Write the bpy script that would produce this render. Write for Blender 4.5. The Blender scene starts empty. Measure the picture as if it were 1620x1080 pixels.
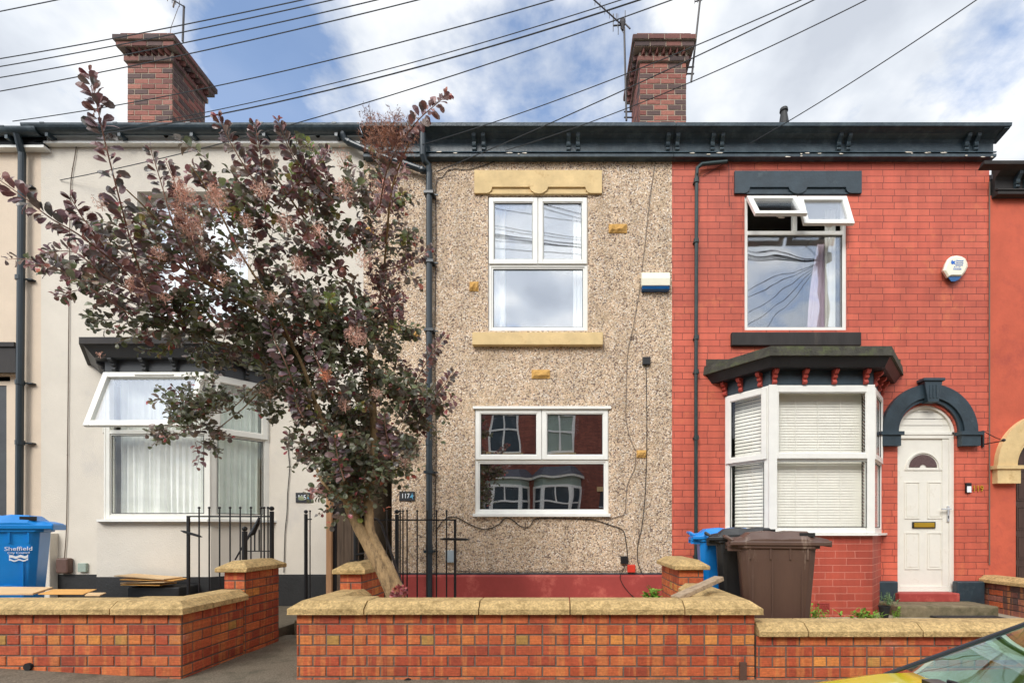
import bpy, math, random
from mathutils import Vector, Matrix
random.seed(11)
R = math.radians
SC = bpy.context.scene
COL = SC.collection
# ------------------------------------------------------------------ camera, sky, sun, exposure
F = 760.0; H = 1.2; CX = 882.0; CY = 837.0
cam_d = bpy.data.cameras.new('camera'); cam = bpy.data.objects.new('camera', cam_d); COL.objects.link(cam)
cam.location = (0, 0, H); cam.rotation_euler = (R(90), 0, 0)
cam_d.sensor_width = 36; cam_d.lens = 36*F/1620
cam_d.shift_x = (810-CX)/1620; cam_d.shift_y = (CY-540)/1620
cam_d.clip_start = 0.05; cam_d.clip_end = 2000
SC.camera = cam
SUN_EL, SUN_AZ = 40, 203          # azimuth: 0 = +Y, clockwise seen from above
sd = Vector((math.sin(R(SUN_AZ))*math.cos(R(SUN_EL)), math.cos(R(SUN_AZ))*math.cos(R(SUN_EL)), math.sin(R(SUN_EL))))
su = bpy.data.lights.new('sun', 'SUN'); su.energy = 2.0; su.angle = R(24); su.color = (1, .965, .91)
suo = bpy.data.objects.new('sun', su); COL.objects.link(suo); suo.rotation_euler = sd.to_track_quat('Z', 'Y').to_euler()
SC.view_settings.view_transform = 'Standard'; SC.view_settings.look = 'None'
SC.view_settings.exposure = 0.32; SC.view_settings.gamma = 1

class NT:
    def __init__(s, nt): s.nt = nt
    def n(s, t, ins=None, **kw):
        x = s.nt.nodes.new(t)
        for k, v in kw.items(): setattr(x, k, v)
        if ins:
            for k, v in ins.items():
                i = x.inputs[k]
                if isinstance(v, bpy.types.NodeSocket): s.nt.links.new(v, i)
                else: i.default_value = v
        return x
    def math(s, op, a, b=0.0, clamp=False):
        x = s.nt.nodes.new('ShaderNodeMath'); x.operation = op; x.use_clamp = clamp
        for i, v in enumerate((a, b)):
            if isinstance(v, bpy.types.NodeSocket): s.nt.links.new(v, x.inputs[i])
            else: x.inputs[i].default_value = v
        return x.outputs[0]
    def mix(s, f, a, b, bt='MIX'):
        x = s.nt.nodes.new('ShaderNodeMix'); x.data_type = 'RGBA'; x.blend_type = bt
        for k, v in ((0, f), (6, a), (7, b)):
            if isinstance(v, bpy.types.NodeSocket): s.nt.links.new(v, x.inputs[k])
            elif k == 0: x.inputs[0].default_value = v
            else: x.inputs[k].default_value = tuple(v)+((1,) if len(v) == 3 else ())
        return x.outputs[2]
    def ramp(s, f, stops, interp='LINEAR'):
        x = s.nt.nodes.new('ShaderNodeValToRGB'); x.color_ramp.interpolation = interp
        e = x.color_ramp.elements
        while len(e) < len(stops): e.new(.5)
        for i, (p, c) in enumerate(stops):
            e[i].position = p
            e[i].color = (c, c, c, 1) if isinstance(c, (int, float)) else tuple(c)+(1,)
        s.nt.links.new(f, x.inputs[0]); return x.outputs[0]

w = bpy.data.worlds.new('World'); SC.world = w; w.use_nodes = True
wn = w.node_tree; wn.nodes.clear(); W = NT(wn)
sky = W.n('ShaderNodeTexSky', sky_type='NISHITA', sun_disc=False, sun_elevation=R(SUN_EL), sun_rotation=R(SUN_AZ), dust_density=.2, ozone_density=2.5)
skyc = W.n('ShaderNodeHueSaturation', {'Color': sky.outputs[0], 'Saturation': 1.05, 'Value': 1.35}).outputs[0]
bg1 = W.n('ShaderNodeBackground', {0: skyc, 1: .15})
tc = W.n('ShaderNodeTexCoord'); dirn = W.n('ShaderNodeVectorMath', {0: tc.outputs['Generated']}, operation='NORMALIZE').outputs[0]
sep = W.n('ShaderNodeSeparateXYZ', {0: dirn})
den = W.math('ADD', W.math('MAXIMUM', sep.outputs[2], 0), .22)
px_ = W.math('DIVIDE', sep.outputs[0], den); py_ = W.math('DIVIDE', sep.outputs[1], den)
cv = W.n('ShaderNodeCombineXYZ', {0: px_, 1: py_, 2: .37}).outputs[0]
n1 = W.n('ShaderNodeTexNoise', {'Vector': cv, 'Scale': 2.3, 'Detail': 10.0, 'Roughness': .6, 'Distortion': .25}).outputs[0]
n2 = W.n('ShaderNodeTexNoise', {'Vector': cv, 'Scale': 5.2, 'Detail': 7.0, 'Roughness': .6}).outputs[0]
def skydir(px, py):
    v = Vector(((px-CX)/F, 1, (CY-py)/F)); v.normalize(); return v
gap = None     # openings in the cloud deck, where the blue shows
for (qx, qy, rad, amt) in ((520, 130, 9, .40), (390, 70, 7, .30), (760, 150, 7, .36), (900, 70, 8, .42), (940, 140, 6, .3), (1535, 115, 3.0, .3), (1590, 70, 2.6, .3), (350, 110, 6, .12), (690, 30, 5, -.2), (850,160,3.5,-.35), (1300, 90, 13, -.25), (90, 90, 12, -.22)):
    d = W.n('ShaderNodeVectorMath', {0: dirn, 1: skydir(qx, qy)}, operation='DOT_PRODUCT').outputs['Value']
    t = W.n('ShaderNodeMapRange', {'Value': d, 'From Min': math.cos(R(rad*1.6)), 'From Max': 1.0, 'To Min': 0.0, 'To Max': amt}, interpolation_type='SMOOTHSTEP').outputs[0]
    gap = t if gap is None else W.math('ADD', gap, t)
cov = W.math('SUBTRACT', W.math('ADD', W.math('MULTIPLY', n1, .58), W.math('MULTIPLY', n2, .42)), W.math('MULTIPLY', gap, .235))
cmask = W.ramp(cov, [(.35, .16), (.42, .6), (.48, 1.0)])
n3 = W.n('ShaderNodeTexNoise', {'Vector': cv, 'Scale': 3.1, 'Detail': 6.0, 'Roughness': .5}).outputs[0]
ccol = W.ramp(n3, [(.36, (.52, .56, .63)), (.47, (.66, .70, .76)), (.58, (.90, .91, .92))])
sdot = W.n('ShaderNodeVectorMath', {0: dirn, 1: sd}, operation='DOT_PRODUCT').outputs['Value']
glow = W.n('ShaderNodeMapRange', {'Value': sdot, 'From Min': .1, 'From Max': 1.0, 'To Min': 1.0, 'To Max': 2.0}, interpolation_type='SMOOTHSTEP').outputs[0]
bg2 = W.n('ShaderNodeBackground', {0: ccol, 1: glow})
mixs = W.n('ShaderNodeMixShader', {0: cmask, 1: bg1.outputs[0], 2: bg2.outputs[0]})
W.n('ShaderNodeOutputWorld', {0: mixs.outputs[0]})

# ------------------------------------------------------------------ helpers
DF = 6.8; DW = 3.75; DB = 6.25; GZ = .07
def X(px, d): return (px-CX)*d/F
def Z(py, d): return H+(CY-py)*d/F
def P(px, py, d): return Vector((X(px, d), d, Z(py, d)))
def sr(r, g, b):
    f = lambda c: (c/255/12.92) if c/255 <= .04045 else ((c/255+.055)/1.055)**2.4
    return (f(r), f(g), f(b))

class MB:
    def __init__(s): s.v = []; s.f = []; s.c = []; s.col = None
    def add(s, vs, fs, M=None):
        o = len(s.v)
        s.v += [tuple(M @ Vector(q)) if M is not None else tuple(q) for q in vs]
        for f in fs: s.f.append(tuple(i+o for i in f)); s.c.append(s.col)
        return s
    def box(s, x0, x1, y0, y1, z0, z1, M=None):
        return s.add([(x0,y0,z0),(x1,y0,z0),(x1,y1,z0),(x0,y1,z0),(x0,y0,z1),(x1,y0,z1),(x1,y1,z1),(x0,y1,z1)],
            [(0,3,2,1),(4,5,6,7),(0,1,5,4),(1,2,6,5),(2,3,7,6),(3,0,4,7)], M)
    def prism(s, prof, a, b, axis='x', M=None):   # polygon extruded from a to b
        n = len(prof)
        def mk(t, p):
            return {'x': (t, p[0], p[1]), 'y': (p[0], t, p[1]), 'z': (p[0], p[1], t)}[axis]
        vs = [mk(a, p) for p in prof]+[mk(b, p) for p in prof]
        fs = [(i, (i+1) % n, n+(i+1) % n, n+i) for i in range(n)]+[tuple(range(n-1, -1, -1)), tuple(range(n, 2*n))]
        return s.add(vs, fs, M)
    def tube(s, pts, r, n=8, r1=None, cap=True):
        pts = [Vector(p) for p in pts]
        if r1 is None: r1 = r
        rings = []; m = len(pts); up = Vector((0, 0, 1)); prev = None
        for i, p in enumerate(pts):
            t = (pts[min(i+1, m-1)]-pts[max(i-1, 0)]).normalized()
            a = prev if prev is not None else (up if abs(t.z) < .95 else Vector((1, 0, 0)))
            u = (a-t*a.dot(t)).normalized(); v = t.cross(u); prev = u
            rr = (r[i] if isinstance(r, (list, tuple)) else r+(r1-r)*i/max(1, m-1))
            rings.append([p+(u*math.cos(2*math.pi*k/n)+v*math.sin(2*math.pi*k/n))*rr for k in range(n)])
        vs = [q for rg in rings for q in rg]; fs = []
        for i in range(m-1):
            for k in range(n):
                fs.append((i*n+k, i*n+(k+1) % n, (i+1)*n+(k+1) % n, (i+1)*n+k))
        if cap: fs += [tuple(range(n-1, -1, -1)), tuple((m-1)*n+k for k in range(n))]
        return s.add(vs, fs)
    def ball(s, c, r, n=8):
        vs = [(c[0], c[1], c[2]+r)]
        for i in range(1, n//2):
            a = math.pi*i/(n//2)
            for k in range(n): vs.append((c[0]+r*math.sin(a)*math.cos(2*math.pi*k/n), c[1]+r*math.sin(a)*math.sin(2*math.pi*k/n), c[2]+r*math.cos(a)))
        vs.append((c[0], c[1], c[2]-r)); L = len(vs)-1; fs = []
        for k in range(n):
            fs.append((0, 1+k, 1+(k+1) % n)); b = 1+(n//2-2)*n; fs.append((L, b+(k+1) % n, b+k))
        for i in range(n//2-2):
            for k in range(n): fs.append((1+i*n+k, 1+(i+1)*n+k, 1+(i+1)*n+(k+1) % n, 1+i*n+(k+1) % n))
        return s.add(vs, fs)
    def lathe(s, prof, c, n=16):    # prof: (r, z)
        vs = []; fs = []
        for r, z in prof:
            for k in range(n): vs.append((c[0]+r*math.cos(2*math.pi*k/n), c[1]+r*math.sin(2*math.pi*k/n), c[2]+z))
        m = len(prof)
        for i in range(m-1):
            for k in range(n): fs.append((i*n+k, i*n+(k+1) % n, (i+1)*n+(k+1) % n, (i+1)*n+k))
        fs += [tuple(range(n-1, -1, -1)), tuple((m-1)*n+k for k in range(n))]
        return s.add(vs, fs)
    def build(s, name, mat, parent=None, smooth=False, bevel=0, **tags):
        me = bpy.data.meshes.new(name); me.from_pydata(s.v, [], s.f); me.materials.append(mat)
        if any(c is not None for c in s.c):
            at = me.color_attributes.new('Col', 'FLOAT_COLOR', 'CORNER'); data = []
            for p in me.polygons:
                c = s.c[p.index] or (1, 1, 1); data += [c[0], c[1], c[2], 1]*p.loop_total
            at.data.foreach_set('color', data)
        if smooth: me.polygons.foreach_set('use_smooth', [True]*len(me.polygons))
        me.validate(); me.update()
        o = bpy.data.objects.new(name, me); COL.objects.link(o)
        if parent is not None:
            o.parent = parent; q = parent; L = Vector((0, 0, 0))
            while q is not None: L += q.location; q = q.parent
            o.location = -L
        if bevel:
            m = o.modifiers.new('bevel', 'BEVEL'); m.width = bevel; m.segments = 2; m.limit_method = 'ANGLE'; m.angle_limit = R(40)
        for k, v in tags.items(): o[k] = v
        return o
def thing(name, label, cat, loc, group=None):
    o = bpy.data.objects.new(name, None); COL.objects.link(o); o.location = loc; o.empty_display_size = .2
    o['label'] = label; o['category'] = cat
    if group: o['group'] = group
    return o
def tag(o, label, cat, group=None):
    o['label'] = label; o['category'] = cat
    if group: o['group'] = group
    return o
def struct(name, mb, mat, **k):
    o = mb.build(name, mat, **k); o['kind'] = 'structure'; return o
def copy_tree(o, parent=None):
    c = o.copy(); COL.objects.link(c); c.parent = parent
    for ch in list(o.children): copy_tree(ch, c)
    return c
def rotz(a): return Matrix.Rotation(a, 4, 'Z')
def T(x, y, z): return Matrix.Translation((x, y, z))

# ------------------------------------------------------------------ materials
def mat(name, col, rough=.7, var=.15, scale=6, bump=.0, bscale=40, metal=0, spec=.5, col2=None, f2=(.5, .7), s2=3, attr=False, coat=0, vstr=None, sub=0):
    m = bpy.data.materials.new(name); m.use_nodes = True; nt = m.node_tree; nt.nodes.clear(); N = NT(nt)
    tc = N.n('ShaderNodeTexCoord').outputs['Object']
    if vstr: tc = N.n('ShaderNodeMapping', {0: tc, 3: vstr}).outputs[0]
    if attr: base = N.n('ShaderNodeAttribute', attribute_name='Col').outputs[0]
    else: base = N.n('ShaderNodeRGB').outputs[0]; base.default_value = tuple(col)+(1,)
    nz = N.n('ShaderNodeTexNoise', {'Vector': tc, 'Scale': scale, 'Detail': 6.0, 'Roughness': .65}).outputs[0]
    k = N.ramp(nz, [(.3, 1-var), (.7, 1+var)])
    # ramps clamp colours at 1 in UI only; values above 1 are kept
    c = N.mix(1.0, base, k, 'MULTIPLY')
    if col2 is not None:
        nz2 = N.n('ShaderNodeTexNoise', {'Vector': tc, 'Scale': s2, 'Detail': 7.0, 'Roughness': .7}).outputs[0]
        c = N.mix(N.ramp(nz2, [(f2[0], 0.0), (f2[1], 1.0)]), c, col2)
    b = N.n('ShaderNodeBsdfPrincipled', {'Base Color': c, 'Roughness': rough, 'Metallic': metal, 'Specular IOR Level': spec, 'Coat Weight': coat})
    if bump:
        nb = N.n('ShaderNodeTexNoise', {'Vector': tc, 'Scale': bscale, 'Detail': 5.0}).outputs[0]
        nt.links.new(N.n('ShaderNodeBump', {'Height': nb, 'Strength': bump, 'Distance': .01}).outputs[0], b.inputs['Normal'])
    N.n('ShaderNodeOutputMaterial', {0: b.outputs[0]})
    return m
def mat_pebble():
    m = bpy.data.materials.new('pebbledash'); m.use_nodes = True; nt = m.node_tree; nt.nodes.clear(); N = NT(nt)
    tc = N.n('ShaderNodeTexCoord').outputs['Object']
    v = N.n('ShaderNodeTexVoronoi', {'Vector': tc, 'Scale': 66.0, 'Randomness': 1.0})
    s = N.n('ShaderNodeSeparateColor', {0: v.outputs['Color']}).outputs[0]
    c = N.ramp(s, [(0, sr(124, 104, 92)), (.13, sr(176, 152, 128)), (.28, sr(216, 190, 158)), (.52, sr(224, 200, 172)), (.72, sr(206, 174, 144)), (.85, sr(240, 226, 208)), (.95, sr(190, 174, 160))], 'CONSTANT')
    big = N.n('ShaderNodeTexNoise', {'Vector': tc, 'Scale': 1.6, 'Detail': 7.0, 'Roughness': .7}).outputs[0]
    c = N.mix(N.ramp(big, [(.54, 0.0), (.72, .6)]), c, sr(206, 178, 142))
    c = N.mix(1.0, c, N.ramp(N.n('ShaderNodeTexNoise', {'Vector': tc, 'Scale': 12.0, 'Detail': 5.0}).outputs[0], [(.3, .82), (.7, 1.1)]), 'MULTIPLY')
    stn = N.n('ShaderNodeTexNoise', {'Vector': N.n('ShaderNodeMapping', {0: tc, 3: (4, 4, .35)}).outputs[0], 'Scale': 1.0, 'Detail': 7.0, 'Roughness': .7}).outputs[0]
    c = N.mix(1.0, c, N.ramp(stn, [(.34, .82), (.55, 1.03)]), 'MULTIPLY')
    d = N.ramp(v.outputs['Distance'], [(0.0, 1.0), (.75, 0.0)])
    b = N.n('ShaderNodeBsdfPrincipled', {'Base Color': c, 'Roughness': .85})
    nt.links.new(N.n('ShaderNodeBump', {'Height': d, 'Strength': .8, 'Distance': .012}).outputs[0], b.inputs['Normal'])
    N.n('ShaderNodeOutputMaterial', {0: b.outputs[0]}); return m
def mat_paintbrick(name, c1, c2, mort, bw=.33, rh=.0925, ms=.0045, peel=None, bump=.5, dark=None, rough=.6):
    m = bpy.data.materials.new(name); m.use_nodes = True; nt = m.node_tree; nt.nodes.clear(); N = NT(nt)
    tc = N.n('ShaderNodeTexCoord').outputs['Object']; s = N.n('ShaderNodeSeparateXYZ', {0: tc})
    wob = N.n('ShaderNodeTexNoise', {'Vector': tc, 'Scale': 5.0, 'Detail': 3.0}).outputs[0]
    wob2 = N.n('ShaderNodeTexNoise', {'Vector': tc, 'Scale': 23.0, 'Detail': 2.0}).outputs[0]
    xz = N.n('ShaderNodeCombineXYZ', {0: N.math('ADD', s.outputs[0], N.math('MULTIPLY', wob, .03)), 1: N.math('ADD', s.outputs[2], N.math('MULTIPLY', wob2, .008)), 2: 0.0}).outputs[0]
    br = N.n('ShaderNodeTexBrick', {'Vector': xz, 'Color1': c1+(1,), 'Color2': c2+(1,), 'Mortar': mort+(1,), 'Scale': 1.0, 'Mortar Size': ms, 'Mortar Smooth': .3, 'Bias': 0.0, 'Brick Width': bw, 'Row Height': rh}, offset=.5, squash=.72, squash_frequency=3)
    # joints show as thin dark cracks only here and there under the paint
    crack = N.n('ShaderNodeTexNoise', {'Vector': tc, 'Scale': 3.4, 'Detail': 6.0, 'Roughness': .8}).outputs[0]
    f = N.math('MULTIPLY', br.outputs['Fac'], N.ramp(crack, [(.42, .06), (.60, 1.0)]))
    body = N.mix(.85, c1, br.outputs['Color'])
    big = N.n('ShaderNodeTexNoise', {'Vector': tc, 'Scale': 1.1, 'Detail': 8.0, 'Roughness': .65}).outputs[0]
    body = N.mix(1.0, body, N.ramp(big, [(.3, .78), (.7, 1.16)]), 'MULTIPLY')
    stn = N.n('ShaderNodeTexNoise', {'Vector': N.n('ShaderNodeMapping', {0: tc, 3: (5, 5, .5)}).outputs[0], 'Scale': 1.0, 'Detail': 6.0, 'Roughness': .7}).outputs[0]
    body = N.mix(1.0, body, N.ramp(stn, [(.35, .86), (.6, 1.05)]), 'MULTIPLY')
    if peel:
        pn = N.n('ShaderNodeTexNoise', {'Vector': tc, 'Scale': 2.3, 'Detail': 9.0, 'Roughness': .75}).outputs[0]
        body = N.mix(N.ramp(pn, [(.57, 0.0), (.70, .75)]), body, peel)
    c = N.mix(f, body, mort)
    b = N.n('ShaderNodeBsdfPrincipled', {'Base Color': c, 'Roughness': rough})
    fine = N.n('ShaderNodeTexNoise', {'Vector': tc, 'Scale': 60.0, 'Detail': 4.0}).outputs[0]
    hh = N.math('SUBTRACT', N.math('MULTIPLY', fine, .35), br.outputs['Fac'])
    nt.links.new(N.n('ShaderNodeBump', {'Height': hh, 'Strength': bump*1.1, 'Distance': .008}).outputs[0], b.inputs['Normal'])
    N.n('ShaderNodeOutputMaterial', {0: b.outputs[0]}); return m
def mat_brick(name='fired_brick', streak=.45, soot=.45, pale=.5):      # per-brick colour comes from the mesh, drag marks and soot from noise
    m = bpy.data.materials.new(name); m.use_nodes = True; nt = m.node_tree; nt.nodes.clear(); N = NT(nt)
    tc = N.n('ShaderNodeTexCoord').outputs['Object']
    c = N.n('ShaderNodeAttribute', attribute_name='Col').outputs[0]
    mp = N.n('ShaderNodeMapping', {0: tc, 3: (22, 22, 1.5)}).outputs[0]
    st = N.n('ShaderNodeTexNoise', {'Vector': mp, 'Scale': 1.0, 'Detail': 3.0}).outputs[0]
    c = N.mix(N.ramp(st, [(.52, 0.0), (.62, streak)]), c, sr(212, 138, 76))
    c = N.mix(1.0, c, N.ramp(N.n('ShaderNodeTexNoise', {'Vector': tc, 'Scale': 45.0, 'Detail': 6.0, 'Roughness': .7}).outputs[0], [(.3, .72), (.7, 1.2)]), 'MULTIPLY')
    big = N.n('ShaderNodeTexNoise', {'Vector': tc, 'Scale': 2.0, 'Detail': 9.0, 'Roughness': .75}).outputs[0]
    c = N.mix(N.ramp(big, [(.60, 0.0), (.8, pale)]), c, sr(205, 180, 165))
    c = N.mix(N.ramp(big, [(.28, soot), (.44, 0.0)]), c, sr(66, 48, 42))
    sm = N.n('ShaderNodeTexNoise', {'Vector': tc, 'Scale': 17.0, 'Detail': 8.0, 'Roughness': .8}).outputs[0]
    c = N.mix(N.ramp(sm, [(.60, 0.0), (.72, .5)]), c, sr(150, 128, 112))
    scr = N.n('ShaderNodeTexNoise', {'Vector': N.n('ShaderNodeMapping', {0: tc, 3: (8, 8, 130)}).outputs[0], 'Scale': 1.0, 'Detail': 2.0}).outputs[0]
    c = N.mix(1.0, c, N.ramp(scr, [(.4, .86), (.6, 1.08)]), 'MULTIPLY')
    b = N.n('ShaderNodeBsdfPrincipled', {'Base Color': c, 'Roughness': .78})
    nt.links.new(N.n('ShaderNodeBump', {'Height': N.n('ShaderNodeTexNoise', {'Vector': tc, 'Scale': 120.0, 'Detail': 4.0}).outputs[0], 'Strength': .35, 'Distance': .004}).outputs[0], b.inputs['Normal'])
    N.n('ShaderNodeOutputMaterial', {0: b.outputs[0]}); return m
def mat_glass(name, base, tint=(1, 1, 1), rcol=(.93, .96, 1), wob=.02):
    m = bpy.data.materials.new(name); m.use_nodes = True; nt = m.node_tree; nt.nodes.clear(); N = NT(nt)
    tc = N.n('ShaderNodeTexCoord').outputs['Object']
    nz = N.n('ShaderNodeTexNoise', {'Vector': tc, 'Scale': 1.7, 'Detail': 1.0}).outputs[0]
    bmp = N.n('ShaderNodeBump', {'Height': nz, 'Strength': wob, 'Distance': .05}).outputs[0]
    t = N.n('ShaderNodeBsdfTransparent', {0: tint+(1,)}); g = N.n('ShaderNodeBsdfGlossy', {0: rcol+(1,), 'Roughness': .0, 'Normal': bmp})
    lwf = N.n('ShaderNodeLayerWeight', {0: .5}).outputs['Facing']
    f = N.math('ADD', N.math('MULTIPLY', N.math('POWER', lwf, 4.0), .8), base+.03, True)
    mx = N.n('ShaderNodeMixShader', {0: f, 1: t.outputs[0], 2: g.outputs[0]})
    N.n('ShaderNodeOutputMaterial', {0: mx.outputs[0]}); return m
M_ = {}
M_['peb'] = mat_pebble()
M_['red'] = mat_paintbrick('painted_red_brick', sr(206, 100, 76), sr(188, 86, 66), sr(112, 50, 40), peel=sr(212, 120, 78))
M_['redbay'] = mat_paintbrick('painted_red_bay_brick', sr(184, 82, 62), sr(166, 70, 54), sr(204, 128, 110), bw=.36)
M_['oppbrick'] = mat_paintbrick('old_street_brick', sr(150, 88, 70), sr(120, 66, 56), sr(92, 66, 58), bw=.225, rh=.08, rough=.85)
M_['redrender'] = mat('red_render', sr(196, 92, 66), .8, .14, 2.5, .3, 30, col2=sr(172, 78, 62), f2=(.52, .75))
M_['redplinth'] = mat('red_plinth_paint', sr(160, 62, 56), .65, .15, 3, .2, 30, col2=sr(205, 110, 95), f2=(.55, .75))
M_['white_render'] = mat('pale_grey_render', sr(212, 204, 190), .85, .05, 2.2, .55, 70, col2=sr(196, 190, 182), f2=(.55, .8), s2=1.4)
M_['cream_render'] = mat('cream_render', sr(214, 196, 174), .85, .06, 2.2, .5, 70, col2=sr(206, 188, 168), f2=(.55, .8))
M_['blackplinth'] = mat('black_masonry_paint', sr(34, 34, 34), .6, .3, 6, .4, 40)
M_['slate_paint'] = mat('slate_blue_gloss_paint', sr(44, 58, 66), .42, .3, 5, .25, 30, col2=sr(78, 92, 96), f2=(.58, .8), s2=4)
M_['cornice'] = mat('cornice_paint', sr(48, 62, 70), .38, .3, 4, .35, 25, col2=sr(84, 98, 104), f2=(.48, .75), s2=6)
M_['flake'] = mat('bare_flaked_paint', sr(206, 196, 180), .8, .2, 20)
M_['blackstone'] = mat('blackened_stone', sr(46, 42, 40), .75, .35, 5, .3, 30, col2=sr(84, 74, 66), f2=(.6, .8), vstr=(1, 1, .2))
M_['mossroof'] = mat('mossy_bay_roof', sr(66, 64, 56), .9, .4, 9, .8, 40, col2=sr(86, 92, 58), f2=(.5, .72), s2=7)
M_['bayblack'] = mat('black_bay_timber', sr(36, 36, 38), .45, .25, 5, .2, 25, col2=sr(120, 116, 106), f2=(.68, .76), s2=14)
M_['baygrey'] = mat('dark_grey_bay_timber', sr(62, 64, 66), .5, .2, 5, .15, 25)
M_['corbelred'] = mat('red_corbel_paint', sr(176, 72, 60), .6, .15, 20)
M_['buff'] = mat('buff_stone_paint', sr(216, 188, 136), .75, .14, 4, .4, 45, col2=sr(186, 150, 96), f2=(.58, .76), s2=7)
M_['coping'] = mat('weathered_sandstone_coping', sr(196, 166, 114), .92, .42, 55, 1.0, 110, col2=sr(142, 118, 74), f2=(.46, .70), s2=13)
M_['ochre'] = mat('ochre_stone', sr(196, 152, 84), .9, .2, 30, .8, 50)
M_['upvc'] = mat('white_upvc', sr(234, 233, 226), .36, .05, 5)
M_['upvc_dirty'] = mat('weathered_white_upvc', sr(228, 226, 216), .4, .05, 5, col2=sr(204, 198, 182), f2=(.6, .8), s2=6)
M_['seal'] = mat('dark_glazing_seal', sr(48, 50, 52), .6)
M_['glassdark'] = mat_glass('reflective_glass', .42, wob=.06)
M_['glasssky'] = mat_glass('reflective_upper_glass', .22, wob=.05)
M_['glassdim'] = mat_glass('reflective_rear_glass', .14, wob=.12)
M_['glassclear'] = mat_glass('clear_glass', .0, wob=.05)
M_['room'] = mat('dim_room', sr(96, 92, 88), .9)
M_['net'] = mat('net_curtain', sr(240, 242, 234), .9, .06, 6)
M_['netgreen'] = mat('pale_green_curtain', sr(232, 240, 226), .9, .08, 6)
M_['pinkcloth'] = mat('lilac_curtain', sr(206, 190, 206), .9, .08, 6)
M_['blind'] = mat('cream_blind_slats', sr(240, 238, 226), .6, .05, 6)
M_['pipe'] = mat('dark_slate_drainpipe', sr(42, 52, 58), .35, .15, 6)
M_['pipegreen'] = mat('painted_green_black_pipe', sr(38, 56, 56), .4, .3, 9)
M_['iron'] = mat('black_iron', sr(26, 26, 28), .4, .2, 20)
M_['mast'] = mat('aerial_metal', sr(52, 46, 46), .5, .2, 20)
M_['brick'] = mat_brick()
M_['chbrick'] = mat_brick('sooty_chimney_brick', .0, .85, .25)
M_['mortar'] = mat('grey_mortar', sr(112, 98, 88), .95, .25, 20, .5, 80)
M_['mortardark'] = mat('sooty_mortar', sr(160, 146, 128), .95, .3, 10, .5, 80)
M_['tarmac'] = mat('worn_tarmac', sr(116, 106, 90), .95, .5, 70, 1.0, 120, col2=sr(78, 74, 58), f2=(.48, .72), s2=5)
M_['road'] = mat('road_asphalt', sr(72, 72, 72), .95, .25, 60, .8, 120)
M_['concrete'] = mat('old_concrete', sr(168, 158, 138), .92, .18, 8, .6, 60, col2=sr(118, 110, 88), f2=(.5, .75), s2=4)
M_['mossconc'] = mat('mossy_concrete_step', sr(122, 110, 86), .95, .25, 12, .7, 60, col2=sr(78, 76, 50), f2=(.45, .7), s2=5)
M_['soil'] = mat('garden_soil', sr(92, 82, 66), .95, .3, 12, .8, 50)
M_['slates'] = mat('roof_slate', sr(78, 78, 84), .7, .25, 8, .4, 30)
M_['door'] = mat('white_door', sr(228, 225, 214), .38, .05, 5, col2=sr(206, 200, 184), f2=(.58, .8), s2=5)
M_['brass'] = mat('brass', sr(200, 160, 50), .35, .1, 10, metal=.6)
M_['chrome'] = mat('chrome', sr(220, 220, 220), .2, .05, 10, metal=.8)
M_['browndoor'] = mat('dark_stained_door', sr(70, 50, 42), .5, .3, 5, .2, 20, vstr=(6, 6, .6))
M_['binblue'] = mat('blue_bin_plastic', sr(10, 132, 214), .42, .08, 3, .1, 60)
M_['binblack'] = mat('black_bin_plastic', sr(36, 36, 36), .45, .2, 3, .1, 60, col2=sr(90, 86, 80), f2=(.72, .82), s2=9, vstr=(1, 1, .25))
M_['binbrown'] = mat('brown_bin_plastic', sr(84, 62, 52), .45, .18, 3, .1, 60, col2=sr(150, 130, 114), f2=(.62, .76), s2=8, vstr=(1, 1, .2))
M_['rubber'] = mat('rubber', sr(28, 28, 28), .8)
M_['whiteprint'] = mat('white_print', sr(235, 240, 245), .6)
M_['ply'] = mat('plywood', sr(214, 180, 134), .75, .12, 5, .1, 40, vstr=(1, 8, 1), col2=sr(186, 146, 98), f2=(.55, .75))
M_['plyorange'] = mat('orange_plywood', sr(216, 160, 84), .75, .12, 5, vstr=(1, 8, 1))
M_['fence'] = mat('weathered_fence_boards', sr(110, 92, 76), .9, .35, 3, .6, 30, vstr=(12, 12, .8))
M_['newtimber'] = mat('sawn_timber_post', sr(190, 144, 104), .85, .15, 3, .3, 30, vstr=(10, 10, .8))
M_['oldtimber'] = mat('grey_timber_offcut', sr(172, 150, 124), .9, .25, 4, .6, 30, vstr=(3, 12, 12), col2=sr(110, 92, 72), f2=(.5, .7))
M_['alarm'] = mat('cream_alarm_plastic', sr(240, 236, 214), .4, .03, 6)
M_['alarmblue'] = mat('blue_alarm_lens', sr(20, 84, 140), .25, .1, 10)
M_['bluetext'] = mat('blue_print', sr(40, 110, 200), .6)
M_['grey_plastic'] = mat('grey_plastic', sr(160, 172, 178), .5, .05, 10)
M_['brown_plastic'] = mat('brown_plastic', sr(92, 66, 56), .5, .2, 20)
M_['greygreen'] = mat('grey_green_plastic', sr(150, 164, 152), .6, .1, 20)
M_['redplastic'] = mat('red_plastic', sr(206, 56, 36), .5, .1, 20)
M_['slateplaque'] = mat('slate_plaque', sr(40, 42, 46), .5, .2, 20)
M_['birdblue'] = mat('pale_blue_enamel', sr(96, 172, 208), .5, .2, 30)
M_['cable'] = mat('black_cable', sr(30, 28, 28), .6)
M_['cablegrey'] = mat('painted_over_cable', sr(110, 96, 84), .7)
M_['wire'] = mat('overhead_wire', sr(34, 40, 46), .6)
M_['wood_pole'] = mat('pole_timber', sr(98, 80, 64), .9, .3, 3, vstr=(9, 9, .5))
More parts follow.
